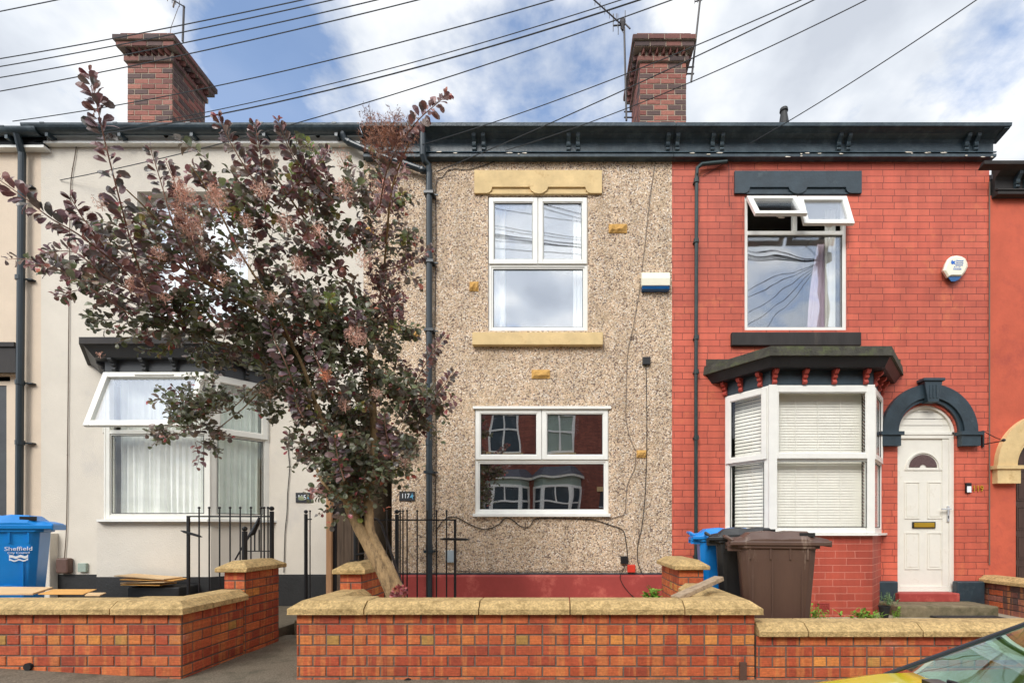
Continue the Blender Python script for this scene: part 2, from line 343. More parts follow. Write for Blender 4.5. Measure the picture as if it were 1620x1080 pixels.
M_['bark'] = mat('pale_tree_bark', sr(164, 136, 98), .9, .3, 14, 1.0, 40, vstr=(3, 3, 1), col2=sr(96, 78, 56), f2=(.5, .7), s2=10)
M_['twig'] = mat('reddish_twig', sr(130, 92, 76), .8, .2, 20)
M_['weed'] = mat('bright_weed_leaf', sr(112, 150, 50), .6, .3, 30, attr=False)
M_['herb'] = mat('grey_green_herb', sr(110, 136, 92), .7, .2, 30)
M_['gravelmat'] = mat('rubber_mat', sr(58, 54, 52), .8, .2, 30)
M_['caryellow'] = mat('yellow_car_paint', sr(232, 214, 20), .25, .02, 3, coat=.6)
M_['carblack'] = mat('black_car_trim', sr(24, 26, 34), .3, .1, 5, coat=.3)
M_['cardark'] = mat('dark_plum_car_paint', sr(52, 46, 58), .25, .05, 3, coat=.6)
M_['carglass'] = mat_glass('green_tinted_car_glass', .48, tint=(.50, .74, .64), rcol=(.66, .88, .78), wob=.25)
def mat_leaf():
    m = bpy.data.materials.new('smoke_tree_leaf'); m.use_nodes = True; nt = m.node_tree; nt.nodes.clear(); N = NT(nt)
    c = N.n('ShaderNodeAttribute', attribute_name='Col').outputs[0]
    b = N.n('ShaderNodeBsdfPrincipled', {'Base Color': c, 'Roughness': .36, 'Specular IOR Level': .8})
    t = N.n('ShaderNodeBsdfTranslucent', {0: c}); mx = N.n('ShaderNodeMixShader', {0: .36, 1: b.outputs[0], 2: t.outputs[0]})
    N.n('ShaderNodeOutputMaterial', {0: mx.outputs[0]}); return m
M_['leaf'] = mat_leaf()
M_['plume'] = mat('salmon_flower_plume', sr(226, 150, 118), .9, .2, 8, attr=True)

# ------------------------------------------------------------------ brick geometry
REDS = [sr(190, 92, 54), sr(180, 82, 48), sr(196, 100, 58), sr(172, 76, 48), sr(200, 106, 60), sr(184, 86, 54), sr(162, 72, 48)]
OR = [sr(204, 118, 60), sr(214, 138, 66), sr(188, 90, 54), sr(200, 108, 58), sr(176, 132, 68), sr(182, 82, 50), sr(206, 124, 62), sr(194, 104, 58), sr(190, 94, 54)]
CH = [sr(138, 82, 70), sr(128, 72, 62), sr(150, 92, 78), sr(112, 70, 62), sr(88, 66, 62), sr(156, 98, 82), sr(136, 80, 68)]
def bricks(mb, org, u, n, L, Ht, zlist=None, rh=.082, bw=.211, hdr=(2,), pal=REDS, hpal=OR, th=.009, j=.012, x0=0, top_down=True, dark=0):
    """bricks laid on a rectangular face: org = bottom-left corner on the face plane, u = run direction, n = outward normal"""
    org = Vector(org); u = Vector(u).normalized(); n = Vector(n).normalized(); z = Vector((0, 0, 1))
    rows = int(math.ceil(Ht/rh))
    for r in range(rows):
        zt = Ht-r*rh; zb = max(0, zt-rh)
        if zt-zb < .02: continue
        wd = bw/2 if r in hdr else bw
        off = (wd/2 if (r % 2) else 0) + (x0 % wd)
        a = -off
        while a < L:
            p, q = max(0, a), min(L, a+wd); a += wd
            if q-p < .025: continue
            pal_ = hpal if r in hdr else pal
            c = random.choice(pal_); k = random.uniform(.9, 1.1)
            if dark and random.random() < dark*.7: c = CH[4]
            mb.col = (c[0]*k, c[1]*k, c[2]*k)
            e = random.uniform(-.002, .002); jt = random.uniform(-.0015, .0015)
            A = org+u*(p+j/2)+z*(zb+j/2+jt); B = org+u*(q-j/2)+z*(zb+j/2+jt); C = org+u*(q-j/2)+z*(zt-j/2+jt); D = org+u*(p+j/2)+z*(zt-j/2+jt)
            o = n*e; bk = -n*th; s = .003
            ins = [A+u*s+z*s, B-u*s+z*s, C-u*s-z*s, D+u*s-z*s]
            vs = [v_+o for v_ in ins]+[v_+o-n*.004 for v_ in (A, B, C, D)]+[v_+bk for v_ in (A, B, C, D)]
            mb.add(vs, [(0, 1, 2, 3), (4, 5, 1, 0), (5, 6, 2, 1), (6, 7, 3, 2), (7, 4, 0, 3), (8, 9, 5, 4), (9, 10, 6, 5), (10, 11, 7, 6), (11, 8, 4, 7)])
    mb.col = None
def coping_run(x0, x1, yf, yb, z0, name, parent, ztop=None, slope=.045, edge=.042, axis='x', ends=(0, 0)):
    """one chamfered coping stone; axis x: runs along x with front edge yf/back edge yb; axis y: runs along y with outer faces yf..yb in x"""
    mb = MB(); zt = z0+.098 if ztop is None else ztop
    prof = [(yf, z0), (yf, z0+edge), (yf+.075, zt), (yb-.075, zt), (yb, z0+edge), (yb, z0)]
    if axis == 'x': mb.prism(prof, x0, x1, 'x')
    else: mb.prism(prof, x0, x1, 'y')
    n = len(prof); 
    for i in range(2):
        if ends[i]:      # hipped end
            for k in (2, 3):
                v = list(mb.v[i*n+k]); d = .075 if i == 0 else -.075
                v[0 if axis == 'x' else 1] += d; mb.v[i*n+k] = tuple(v)
    return mb.build(name, M_['coping'], parent, bevel=.003)

# ------------------------------------------------------------------ ground
def zp(x): return .03-.0*x if x > -2.9 else .03+(-2.9-x)*.06
g = MB(); g.box(-400, 400, -400, 400, -3.0, -.22); struct('ground', g, M_['road'])
g = MB(); g.box(-60, 60, -3.6, 2.0, -.5, -.14); struct('road', g, M_['road'])
def slab(name, y0, y1, m, dz=0, xs=(-60, -14, -5, -2.9, 2, 60)):
    mb = MB()
    for a, b in zip(xs[:-1], xs[1:]):
        za, zb = min(zp(a), .6)+dz, min(zp(b), .6)+dz
        mb.add([(a, y0, -1), (b, y0, -1), (b, y1, -1), (a, y1, -1), (a, y0, za), (b, y0, zb), (b, y1, zb), (a, y1, za)],
               [(0,3,2,1),(4,5,6,7),(0,1,5,4),(1,2,6,5),(2,3,7,6),(3,0,4,7)])
    return struct(name, mb, m)
slab('kerb', 1.9, 2.05, M_['concrete'], .002)
slab('pavement', 2.05, 4.6, M_['tarmac'])
g = MB(); g.box(-60, 60, -5.6, -3.6, -1, -.02); struct('far_pavement', g, M_['tarmac'])
g = MB(); g.box(-60, X(287, DW)-.1, 4.6, 16, -1, .12); struct('garden_ground', g, M_['soil'])
g = MB(); g.box(X(287, DW)-.1, X(468, DW), 4.6, 5.35, -1, .028); struct('path', g, M_['tarmac'])
g = MB(); g.box(X(468, DW), 60, 4.6, 16, -1, GZ-.01); g.box(-1.9, 60, 3.95, 4.6, -1, GZ-.01); struct('yard_ground', g, M_['concrete'])

# ------------------------------------------------------------------ wall with openings
def wall(mb, x0, x1, z0, z1, y, ops, rev=.12, thick=.25):
    """front sheet with rectangular or arched openings (xa,xb,za,zb,arch) and their reveals"""
    xs = sorted({x0, x1, *[o[0] for o in ops], *[o[1] for o in ops]}); zs = sorted({z0, z1, *[o[2] for o in ops], *[o[3] for o in ops]})
    xs = [q for q in xs if x0 <= q <= x1]; zs = [q for q in zs if z0 <= q <= z1]
    for a, b in zip(xs[:-1], xs[1:]):
        for c, d in zip(zs[:-1], zs[1:]):
            mx, mz = (a+b)/2, (c+d)/2
            if any(o[0] < mx < o[1] and o[2] < mz < o[3] for o in ops): continue
            mb.add([(a, y, c), (b, y, c), (b, y, d), (a, y, d)], [(0, 1, 2, 3)])
    for o in ops:
        a, b, c, d = o[:4]; rv = o[5] if len(o) > 5 else rev
        if len(o) > 4 and o[4]:   # arched head: radius = half width, spandrels filled
            r = (b-a)/2; cx = (a+b)/2; zc = d-r; K = 20
            pts = [(cx-r*math.cos(math.pi*k/K), zc+r*math.sin(math.pi*k/K)) for k in range(K+1)]
            h = K//2
            mb.add([(a, y, d)]+[(p[0], y, p[1]) for p in pts[:h+1]], [(0, i+2, i+1) for i in range(h)])
            mb.add([(b, y, d)]+[(p[0], y, p[1]) for p in pts[h:]], [(0, i+2, i+1) for i in range(h)])
            for p, q in zip(pts[:-1], pts[1:]): mb.add([(p[0], y, p[1]), (q[0], y, q[1]), (q[0], y+rv, q[1]), (p[0], y+rv, p[1])], [(0, 1, 2, 3)])
            mb.add([(a, y, c), (a, y, zc), (a, y+rv, zc), (a, y+rv, c)], [(0, 1, 2, 3)]); mb.add([(b, y, c), (b, y, zc), (b, y+rv, zc), (b, y+rv, c)], [(3, 2, 1, 0)])
        else:
            mb.add([(a, y, c), (b, y, c), (b, y, d), (a, y, d), (a, y+rv, c), (b, y+rv, c), (b, y+rv, d), (a, y+rv, d)], [(0, 4, 7, 3), (1, 2, 6, 5), (0, 1, 5, 4), (3, 7, 6, 2)])
    return mb
def room(parent, a, b, c, d, y, depth=1.6, m=None, grow=.25, name='room_interior'):
    """closed dim room behind an opening, open only towards the street"""
    mb = MB(); A, B, C, D = a-grow, b+grow, c-grow, d+grow; e = y+depth
    mb.add([(A, y, C), (B, y, C), (B, y, D), (A, y, D), (A, e, C), (B, e, C), (B, e, D), (A, e, D)], [(4, 5, 6, 7), (0, 4, 7, 3), (1, 2, 6, 5), (0, 1, 5, 4), (3, 7, 6, 2)])
    mb.add([(A, y, C), (a, y, C), (a, y, D), (A, y, D)], [(0, 1, 2, 3)]); mb.add([(b, y, C), (B, y, C), (B, y, D), (b, y, D)], [(0, 1, 2, 3)])
    mb.add([(a, y, C), (b, y, C), (b, y, c), (a, y, c)], [(0, 1, 2, 3)]); mb.add([(a, y, d), (b, y, d), (b, y, D), (a, y, D)], [(0, 1, 2, 3)])
    return mb.build(name, m or M_['room'], parent)
def shell(h, x0, x1, ze, y0=DF, depth=8, pitch=33, ridge=4.0):
    """roof and back of a house"""
    t = math.tan(R(pitch)); zr = ze+ridge*t
    mb = MB(); mb.prism([(y0-.02, ze-.06), (y0-.02, ze), (y0+ridge, zr), (y0+depth+.1, ze), (y0+depth+.1, ze-.08), (y0+ridge, zr-.1)], x0, x1, 'x')
    mb.build('roof', M_['slates'], h)
    mb = MB(); mb.box(x0, x1, y0+depth-.2, y0+depth, 0, ze-.1); mb.box(x0, x0+.012, y0+.3, y0+depth-.2, 0, ze-.1); mb.box(x1-.012, x1, y0+.3, y0+depth-.2, 0, ze-.1)
    mb.build('rear_wall', M_['mortardark'], h)

# ------------------------------------------------------------------ windows
def rect_frame(mb, x0, x1, z0, z1, y0, y1, w, M=None, wt=None):
    wt = wt or w
    mb.box(x0, x0+w, y0, y1, z0, z1, M); mb.box(x1-w, x1, y0, y1, z0, z1, M)
    mb.box(x0+w, x1-w, y0, y1, z0, z0+wt, M); mb.box(x0+w, x1-w, y0, y1, z1-wt, z1, M)
def pane(x0, x1, z0, z1, y, m, parent, M=None):
    mb = MB(); mb.box(x0, x1, y, y+.012, z0, z1, M); return mb.build('pane', m, parent)
def seal(mb, x0, x1, z0, z1, y, M=None, w=.008): rect_frame(mb, x0, x1, z0, z1, y, y+.01, w, M)
def drape(x0, x1, z0, z1, y, m, parent, amp=.018, folds=14, name='curtain', M=None, gather=None, n=None, seed=0):
    rnd = random.Random(seed); n = n or folds*7; mb = MB(); rows = 7
    ph = [rnd.uniform(0, 6.28) for _ in range(4)]
    vs = []
    for r in range(rows+1):
        t = r/rows
        for i in range(n+1):
            s = i/n; a, b = x0, x1
            if gather: a, b = gather(t, x0, x1)
            d = math.sin(s*folds*6.283+ph[0]+1.1*math.sin(s*9+ph[1]))*.6+math.sin(s*folds*11.3+ph[2]+t*1.5)*.4
            vs.append((a+(b-a)*s, y+amp*(1+d)*(0.55+.45*t), z1+(z0-z1)*t))
    k = n+1; fs = [(r*k+i, r*k+i+1, (r+1)*k+i+1, (r+1)*k+i) for r in range(rows) for i in range(n)]
    mb.add(vs, fs, M); return mb.build(name, m, parent, smooth=True)
def venetian(x0, x1, z0, z1, y, parent, M=None, pitch=.036, m=None, tilt=77):
    mb = MB(); z = z1-.03; a = R(tilt); dy, dz = .022*math.cos(a), .022*math.sin(a)
    mb.box(x0, x1, y-.02, y+.02, z1-.028, z1, M)
    while z > z0+.02:
        mb.add([(x0, y-dy, z-dz), (x1, y-dy, z-dz), (x1, y+dy, z+dz), (x0, y+dy, z+dz), (x0, y, z-dz*.2+.003), (x1, y, z-dz*.2+.003)], [(0, 1, 5, 4), (4, 5, 2, 3)], M); z -= pitch
    for q in (.25, .5, .75):
        xx = x0+(x1-x0)*q; mb.box(xx-.002, xx+.002, y-.03, y-.028, z0, z1, M)
    return mb.build('blind', m or M_['blind'], parent)

# ================================================================== HOUSE 117 (pebbledash)
ZE = 6.40
def stone_lintel(x0, x1, z0, z1, y, m, parent, nx0, nx1):
    """lintel with two shallow notches above the window and a rounded boss between them"""
    mb = MB(); mid = (nx0+nx1)/2; bo = .13; d = (z1-z0)*.27; yf = y-.035; c = .03
    arc = lambda cx_, cz_, ra, a_, b_, rz=None: [(cx_+ra*math.cos(R(a_+(b_-a_)*k/6)), cz_+(rz or ra)*math.sin(R(a_+(b_-a_)*k/6))) for k in range(7)]
    pts = [(x0, z0)]+arc(nx0-d*.6, z0+d, d*.9, -90, 0, d)+arc(mid-bo-.02, z0+d, .0, 0, 0)[:1]+arc(mid, z0+d, bo, 180, 360, d*1.08)+arc(mid+bo+.02, z0+d, 0, 0, 0)[:1]+arc(nx1+d*.6, z0+d, d*.9, 180, 270, d)+[(x1, z0), (x1, z1), (x0, z1)]
    n = len(pts); vs = [(p[0], yf, p[1]) for p in pts]+[(p[0], y+.02, p[1]) for p in pts]
    fs = [tuple(range(n))]+[(i, n+i, n+(i+1) % n, (i+1) % n) for i in range(n)]
    mb.add(vs, fs); mb.box(nx0+.02, nx1-.02, y-.012, y+.01, z0-.01, z0+d+.02)
    mb.box(nx0-.02, nx1+.02, y-.02, y+.005, z0-.002, z0+.022)
    return mb.build('lintel', m, parent)
hx0, hx1 = X(575, DF), X(1063, DF)
h117 = thing('terraced_house', 'pebbledashed terraced house with yellow painted lintel, sill and red plinth', 'house', ((hx0+hx1)/2, DF, 0), )
uw = (X(772, DF), X(930, DF), Z(523, DF), Z(310, DF)); lw = (X(751, DF), X(963, DF), Z(816, DF), Z(645, DF))
ps = (X(527, DF), X(620, DF), 0, Z(672, DF))
pl_top = Z(908, DF)
mb = MB()
# pebbledash sheet; the shared passage runs between the two houses
wall(mb, hx0, hx1, 0, ZE+.02, DF, [uw, lw, (hx0, ps[1], 0, ps[3], False, .35)], rev=.09)
mb.build('pebbledash_wall', M_['peb'], h117)
mb = MB(); mb.box(ps[1]+.002, hx1, DF-.05, DF-.002, 0, pl_top-.03); mb.add([(ps[1]+.002, DF-.05, pl_top-.03), (hx1, DF-.05, pl_top-.03), (hx1, DF-.002, pl_top), (ps[1]+.002, DF-.002, pl_top)], [(0, 1, 2, 3)])
mb.build('plinth', M_['redplinth'], h117)
mb = MB(); mb.box(ps[1], hx1, DF-.012, DF-.003, pl_top, pl_top+.02); mb.build('render_stop_bead', M_['cornice'], h117)
# passage
mb = MB(); a, b = ps[0], ps[1]
mb.add([(a, DF+.03, 0), (a, DF+.03, ps[3]), (a, DF+5, ps[3]), (a, DF+5, 0)], [(0, 1, 2, 3)]); mb.add([(b, DF+.35, 0), (b, DF+.35, ps[3]), (b, DF+5, ps[3]), (b, DF+5, 0)], [(0, 1, 2, 3)])
mb.add([(a, DF+.03, ps[3]), (b, DF+.03, ps[3]), (b, DF+5, ps[3]), (a, DF+5, ps[3])], [(0, 1, 2, 3)]); mb.add([(a, DF+5, 0), (b, DF+5, 0), (b, DF+5, ps[3]), (a, DF+5, ps[3])], [(0, 1, 2, 3)])
mb.build('passage_lining', M_['room'], h117)
def upvc_window(parent, x0, x1, z0, z1, y, split, glass, glass_low=None, curtains=None, label=None):
    """frame with two top-hung sashes over one fixed light; returns the frame mesh (the window part)"""
    mb = MB(); fw = .045
    mid = (x0+x1)/2; zs = split
    rect_frame(mb, x0, x1, z0, z1, y, y+.06, fw)
    mb.box(x0+fw, x1-fw, y, y+.06, zs-.022, zs+.022); mb.box(mid-.022, mid+.022, y, y+.06, zs+.022, z1-fw)
    bead = MB(); rect_frame(bead, x0+fw, x1-fw, z0+fw, zs-.022, y+.012, y+.05, .022)
    w_ = mb.build('window', M_['upvc'], parent, bevel=.004)
    bead.build('glazing_bead', M_['upvc'], w_, bevel=.003)
    pane(x0+fw+.02, x1-fw-.02, z0+fw+.02, zs-.04, y+.03, glass_low or glass, w_)
    sl = MB(); seal(sl, x0+fw+.021, x1-fw-.021, z0+fw+.021, zs-.043, y+.02)
    for a, b in ((x0+.012, mid-.004), (mid+.004, x1-.012)):
        s = MB(); rect_frame(s, a, b, zs+.012, z1-.014, y-.022, y+.002-.004, .062); rect_frame(s, a+.06, b-.06, zs+.072, z1-.074, y-.012, y+.0, .014)
        so = s.build('sash', M_['upvc'], w_, bevel=.005)
        pane(a+.07, b-.07, zs+.08, z1-.082, y-.006+.012, glass, w_); seal(sl, a+.072, b-.072, zs+.084, z1-.086, y+.0)
    sl.build('glazing_seal', M_['seal'], w_)
    return w_
yw = DF+.03
w1 = upvc_window(h117, uw[0], uw[1], uw[2], uw[3], yw, Z(418, DF), M_['glasssky'])
stone_lintel(X(751, DF), X(952, DF), Z(308, DF), Z(272, DF), DF, M_['buff'], w1, X(776, DF), X(929, DF))
mb = MB(); mb.box(X(747, DF-.08), X(954, DF-.08), DF-.08, DF+.03, Z(545, DF-.08), Z(525, DF-.08)); mb.build('sill', M_['buff'], w1, bevel=.008)
drape(uw[0]+.05, uw[0]+.22, uw[2]+.06, uw[3]-.05, DF+.2, M_['net'], w1, folds=3, seed=1); drape(uw[1]-.2, uw[1]-.05, uw[2]+.06, uw[3]-.05, DF+.2, M_['net'], w1, folds=3, seed=2)
mb = MB(); mb.box(uw[0]+.14, uw[0]+.19, DF+.16, DF+.21, uw[2]+.06, uw[2]+.18); mb.box(uw[0]+.145, uw[0]+.185, DF+.165, DF+.205, uw[2]+.18, uw[2]+.2); mb.build('bottle_on_windowsill', M_['upvc'], w1, bevel=.008)
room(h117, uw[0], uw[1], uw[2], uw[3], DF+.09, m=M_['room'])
w2 = upvc_window(h117, lw[0], lw[1], lw[2]+.03, lw[3], yw-.01, Z(728, DF), M_['glassdark'])
mb = MB(); mb.box(lw[0]-.02, lw[1]+.03, DF-.035, DF+.03, Z(647, DF), Z(643, DF)); mb.build('drip_strip', M_['upvc'], w2)
mb = MB(); mb.box(lw[0]-.02, lw[1]+.02, DF-.06, DF+.02, Z(817, DF-.05), Z(812, DF-.05)); mb.build('sill', M_['upvc'], w2, bevel=.005)
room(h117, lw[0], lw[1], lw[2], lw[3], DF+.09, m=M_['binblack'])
# projecting through-stones
for (a, b, c, d) in ((963, 992, 369, 355), (743, 757, 461, 446), (841, 870, 599, 585), (1007, 1023, 724, 712), (575, 592, 372, 360), (650,664,536,524)):
    mb = MB(); x0, x1, z0, z1 = X(a, DF), X(b, DF), Z(c, DF), Z(d, DF); rr = random.Random(a)
    vs = []; nx, nz = 6, 3
    for i in range(nx+1):
        for k in range(nz+1):
            edge = i in (0, nx) or k in (0, nz); vs.append((x0+(x1-x0)*i/nx, DF+.002-(.012 if edge else rr.uniform(.02, .045)), z0+(z1-z0)*k/nz))
    fs = [(i*(nz+1)+k, (i+1)*(nz+1)+k, (i+1)*(nz+1)+k+1, i*(nz+1)+k+1) for i in range(nx) for k in range(nz)]
    mb.add(vs, fs); mb.box(x0, x1, DF-.009, DF+.002, z0, z1); mb.build('projecting_stone', M_['ochre'], h117)
# cornice
CORN = [(6.8, 6.395), (6.70, 6.395), (6.695, 6.43), (6.73, 6.45), (6.748, 6.475), (6.748, 6.615), (6.725, 6.655), (6.66, 6.685), (6.60, 6.70), (6.575, 6.705), (6.565, 6.745), (6.60, 6.745), (6.8, 6.80)]
def cornice(parent, x0, x1, dz=0, m=None, lip=None, name='cornice'):
    mb = MB(); pr = [(p[0], p[1]+dz) for p in CORN]; mb.prism(pr, x0, x1, 'x')
    mb.prism([(6.69, 6.448+dz), (6.715, 6.455+dz), (6.74, 6.48+dz), (6.74, 6.493+dz), (6.70, 6.47+dz)], x0+.001, x1-.001, 'x')
    if lip: mb.prism([(6.561, 6.708+dz), (6.555, 6.75+dz), (6.60, 6.752+dz), (6.66, 6.69+dz), (6.60, 6.703+dz)], lip[0], lip[1], 'x')
    return mb.build(name, m or M_['cornice'], parent)
c117 = cornice(h117, X(575, 6.7), hx1-.003, lip=(X(575, 6.57), hx1-.003))
def corbel_pair(parent, px, dz=0, m=None):
    for q in (-7.5, 7.5):
        xc = X(px+q, 6.68)
        pr = [(6.75, 6.49), (6.715, 6.49), (6.70, 6.505), (6.705, 6.53), (6.73, 6.54), (6.705, 6.55), (6.695, 6.57), (6.70, 6.60), (6.68, 6.625), (6.655, 6.65), (6.645, 6.69), (6.75, 6.69)]
        mb = MB(); mb.prism([(p[0], p[1]+dz) for p in pr], xc-.028, xc+.028, 'x'); mb.build('corbel', m or M_['cornice'], parent, bevel=.004)
for px in (757, 907, 1050+14): 
    if px < 1060: corbel_pair(c117, px)
corbel_pair(c117, 757-150)
# flaked paint strips along the bottom moulding
def flakes(parent, spans, dz=0):
    rr = random.Random(5)
    for (a, b, yy) in spans:
        mb = MB()
        x = X(a, 6.7)
        while x < X(b, 6.7):
            w_ = rr.uniform(.03, .12); z = Z(yy, 6.69)+rr.uniform(-.012, .012)
            n = 6; pts = [(x+w_*.5+w_*.5*math.cos(k*6.283/n)*rr.uniform(.7, 1), 6.688, z+.011*math.sin(k*6.283/n)*rr.uniform(.4, 1)) for k in range(n)]
            mb.add(pts, [tuple(range(n))]); x += w_+rr.uniform(.01, .25)
        mb.build('flaked_paint', M_['flake'], parent)
flakes(c117, [(690, 730, 241), (800, 830, 243)])
shell(h117, hx0, hx1, 6.80)
# drainpipes of 117
def clip(mb, x, y, z, r, dx=1): mb.box(x-r*1.5, x+r*1.5, y-r*1.2, DF, z-.018, z+.018); mb.box(x, x+dx*.12, y+.01, y+.03, z-.008, z+.008)
pr_ = .044; px0 = X(679, 6.72)
mb = MB(); mb.tube([(px0, 6.72, 0), (px0, 6.72, Z(268, 6.72))], pr_, 12)
mb.tube([P(669, 212, 6.62), P(669, 230, 6.62), P(669, 246, 6.63), P(672, 255, 6.66), P(678, 262, 6.70), P(679, 275, 6.72)], pr_, 12)
for q in (300, 408, 516, 610, 700, 740, 865): mb.tube([(px0, 6.72, Z(q, 6.72)-.04), (px0, 6.72, Z(q, 6.72)+.04)], pr_+.007, 12)
for q in (300, 408, 516, 740, 865): clip(mb, px0, 6.72, Z(q, 6.72)-.06, pr_)
mb.build('drainpipe', M_['pipe'], h117, smooth=False)

# ================================================================== HOUSE 119 (painted red brick)
rx0, rx1 = hx1, X(1565, DF)
h119 = thing('terraced_house', 'painted red brick house with white arched door and canted bay window', 'house', ((rx0+rx1)/2, DF, 0))
uw9 = (X(1178, DF), X(1340, DF), Z(522, DF), Z(310, DF))
dx0, dx1 = X(1420, DF), X(1513, DF); dz0 = .22; dr = (dx1-dx0)/2; dtop = Z(640, DF)
bw9 = (X(1150, DF), X(1372, DF), Z(842, DF), Z(612, DF))
mb = MB(); wall(mb, rx0, rx1, 0, ZE+.02, DF, [uw9, (dx0, dx1, 0, dtop, True, .13), bw9], rev=.09); mb.build('brick_wall', M_['red'], h119)
w3 = MB(); fw = .05; yw9 = DF+.02
rect_frame(w3, *uw9, yw9, yw9+.06, fw); zt9 = Z(367, DF); w3.box(uw9[0]+fw, uw9[1]-fw, yw9, yw9+.06, zt9-.028, zt9+.028)
m9 = (uw9[0]+uw9[1])/2; w3.box(m9-.03, m9+.03, yw9, yw9+.06, zt9+.028, uw9[3]-fw)
w3 = w3.build('window', M_['upvc'], h119, bevel=.004)
pane(uw9[0]+fw, uw9[1]-fw, uw9[2]+fw, zt9-.028, yw9+.03, M_['glassdim'], w3)
sl = MB(); seal(sl, uw9[0]+fw+.001, uw9[1]-fw-.001, uw9[2]+fw+.001, zt9-.029, yw9+.02); sl.build('glazing_seal', M_['seal'], w3)
hs = uw9[3]-zt9
for (a, b, ang) in ((uw9[0]+.02, m9+.0, 34), (m9+.01, uw9[1]-.02, 20)):
    Mx = T(0, yw9-.03, uw9[3]-.03) @ Matrix.Rotation(R(-ang), 4, 'X')
    s = MB(); rect_frame(s, a, b, -hs-.02, 0, -.025, .02, .075, Mx)
    so = s.build('open_sash', M_['upvc'], w3, bevel=.005); pane(a+.07, b-.07, -hs+.05, -.07, 0, M_['glasssky'], so, Mx)
    k = MB(); k.box((a+b)/2-.04, (a+b)/2+.04, .021, .035, -hs, -hs+.02, Mx); k.box((a+b)/2-.01, (a+b)/2+.07, .036, .05, -hs, -hs+.018, Mx); k.build('sash_handle', M_['upvc'], so)
stone_lintel(X(1161, DF), X(1361, DF), Z(308, DF), Z(273, DF), DF, M_['slate_paint'], w3, X(1182, DF), X(1339, DF))
mb = MB(); mb.box(X(1158, 6.74), X(1363, 6.74), 6.74, DF+.02, Z(546, 6.74), Z(525, 6.74)); mb.build('sill', M_['blackstone'], w3, bevel=.01)
# inside: sheet curtains and a window-wide pale drape
drape(uw9[1]-.42, uw9[1]-.12, uw9[2]+.02, zt9-.02, DF+.24, M_['pinkcloth'], w3, folds=4, seed=5, amp=.03, gather=lambda t, a, b: (a+.14*(1-t)**2, b))
drape(uw9[1]-.2, uw9[1]-.04, uw9[2]+.02, uw9[3]-.05, DF+.2, M_['net'], w3, folds=3, seed=6, amp=.025)
drape(uw9[0]+.03, uw9[0]+.12, uw9[2]+.02, zt9-.02, DF+.2, M_['net'], w3, folds=2, seed=7, amp=.025)
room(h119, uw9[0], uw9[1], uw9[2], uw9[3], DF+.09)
# --- bay window
def bay_frames(parent, side, xl, xr, xwl, xwr, z0, z1, yb, zt, glass_f, glass_s, mullion=.0, open_top=False, matf='upvc'):
    """canted bay: front light and two angled side lights; returns bay frame part"""
    fr = MB(); po = .07
    sl = MB(); panes = []
    def light(ax, ay, bx, by, is_front):
        L = math.hypot(bx-ax, by-ay); ang = math.atan2(by-ay, bx-ax); M = T(ax, ay, 0) @ rotz(ang)
        fwid = .06
        rect_frame(fr, 0, L, z0, z1, 0, .065, fwid, M); fr.box(fwid, L-fwid, 0, .065, zt-.025, zt+.025, M)
        segs = [(z0+fwid, zt-.025), (zt+.025, z1-fwid)]
        for si, (c, d) in enumerate(segs):
            if si == 1 and open_top and is_front: continue
            if si == 1: rect_frame(fr, fwid-.035, L-fwid+.035, c-.035, d+.035, -.022, -.003, .07, M); rect_frame(fr, fwid+.034, L-fwid-.034, c+.034, d-.034, -.012, .0, .012, M); g = .04
            else: rect_frame(fr, fwid+.001, L-fwid-.001, c+.001, d-.001, .012, .05, .02, M); g = .016
            panes.append((fwid+g, L-fwid-g, c+g, d-g, .02 if si == 0 else -.002, M)); seal(sl, fwid+g, L-fwid-g, c+g, d-g, .008 if si == 0 else -.008, M, .007)
    light(xl, yb, xr, yb, True)
    light(xwl, DF, xl-.015, yb+.012, False); light(xr+.015, yb+.012, xwr, DF, False)
    for cx_, s_ in ((xl, -1), (xr, 1)):
        fr.prism([(cx_-.02*s_*0-.012, yb-.004), (cx_+.012, yb-.004), (cx_+.03*(1 if s_ > 0 else .2), yb+.06), (cx_-.03*(1 if s_ < 0 else .2), yb+.06)], z0-.002, z1+.002, 'z')
    w_ = fr.build('bay_window', M_[matf], parent, bevel=.004)
    for p_ in panes: pane(p_[0], p_[1], p_[2], p_[3], p_[4], glass_f, w_, p_[5])
    sl.build('glazing_seal', M_['seal'], w_); return w_
bl, br_ = X(1219, DB), X(1381, DB); bwl, bwr = X(1147, DF), X(1388, DF)+.06
bz0, bz1 = Z(843, DB), Z(609, DB); bzt = Z(724, DB)
bay9 = bay_frames(h119, 1, bl, br_, bwl, bwr, bz0, bz1, DB, bzt, M_['glassclear'], M_['glassclear'])
# white corner boards between the lights
mb = MB(); mb.box(bl-.03, bl+.075, DB-.028, DB-.004, bz0, bz1); mb.build('corner_post', M_['upvc'], bay9, bevel=.004)
mb = MB(); mb.box(br_-.085, br_+.012, DB-.026, DB-.004, bz0, bz1); mb.build('corner_post', M_['upvc'], bay9, bevel=.004)
venetian(bl+.08, br_-.06, bz0+.05, bz1-.05, DB+.14, bay9)
def side_M(ax, ay, bx, by): return T(ax, ay, 0) @ rotz(math.atan2(by-ay, bx-ax))
Ms = side_M(bwl, DF, bl, DB); Ls = math.hypot(bl-bwl, DF-DB); venetian(.08, Ls-.02, bz0+.05, bz1-.05, .12, bay9, Ms, pitch=.047, tilt=74)
Ms2 = side_M(br_, DB, bwr, DF); venetian(.04, Ls-.08, bz0+.05, bz1-.05, .12, bay9, Ms2, pitch=.047)
room(h119, bw9[0]+.1, bw9[1]-.1, bw9[2], bw9[3], DF+.09)
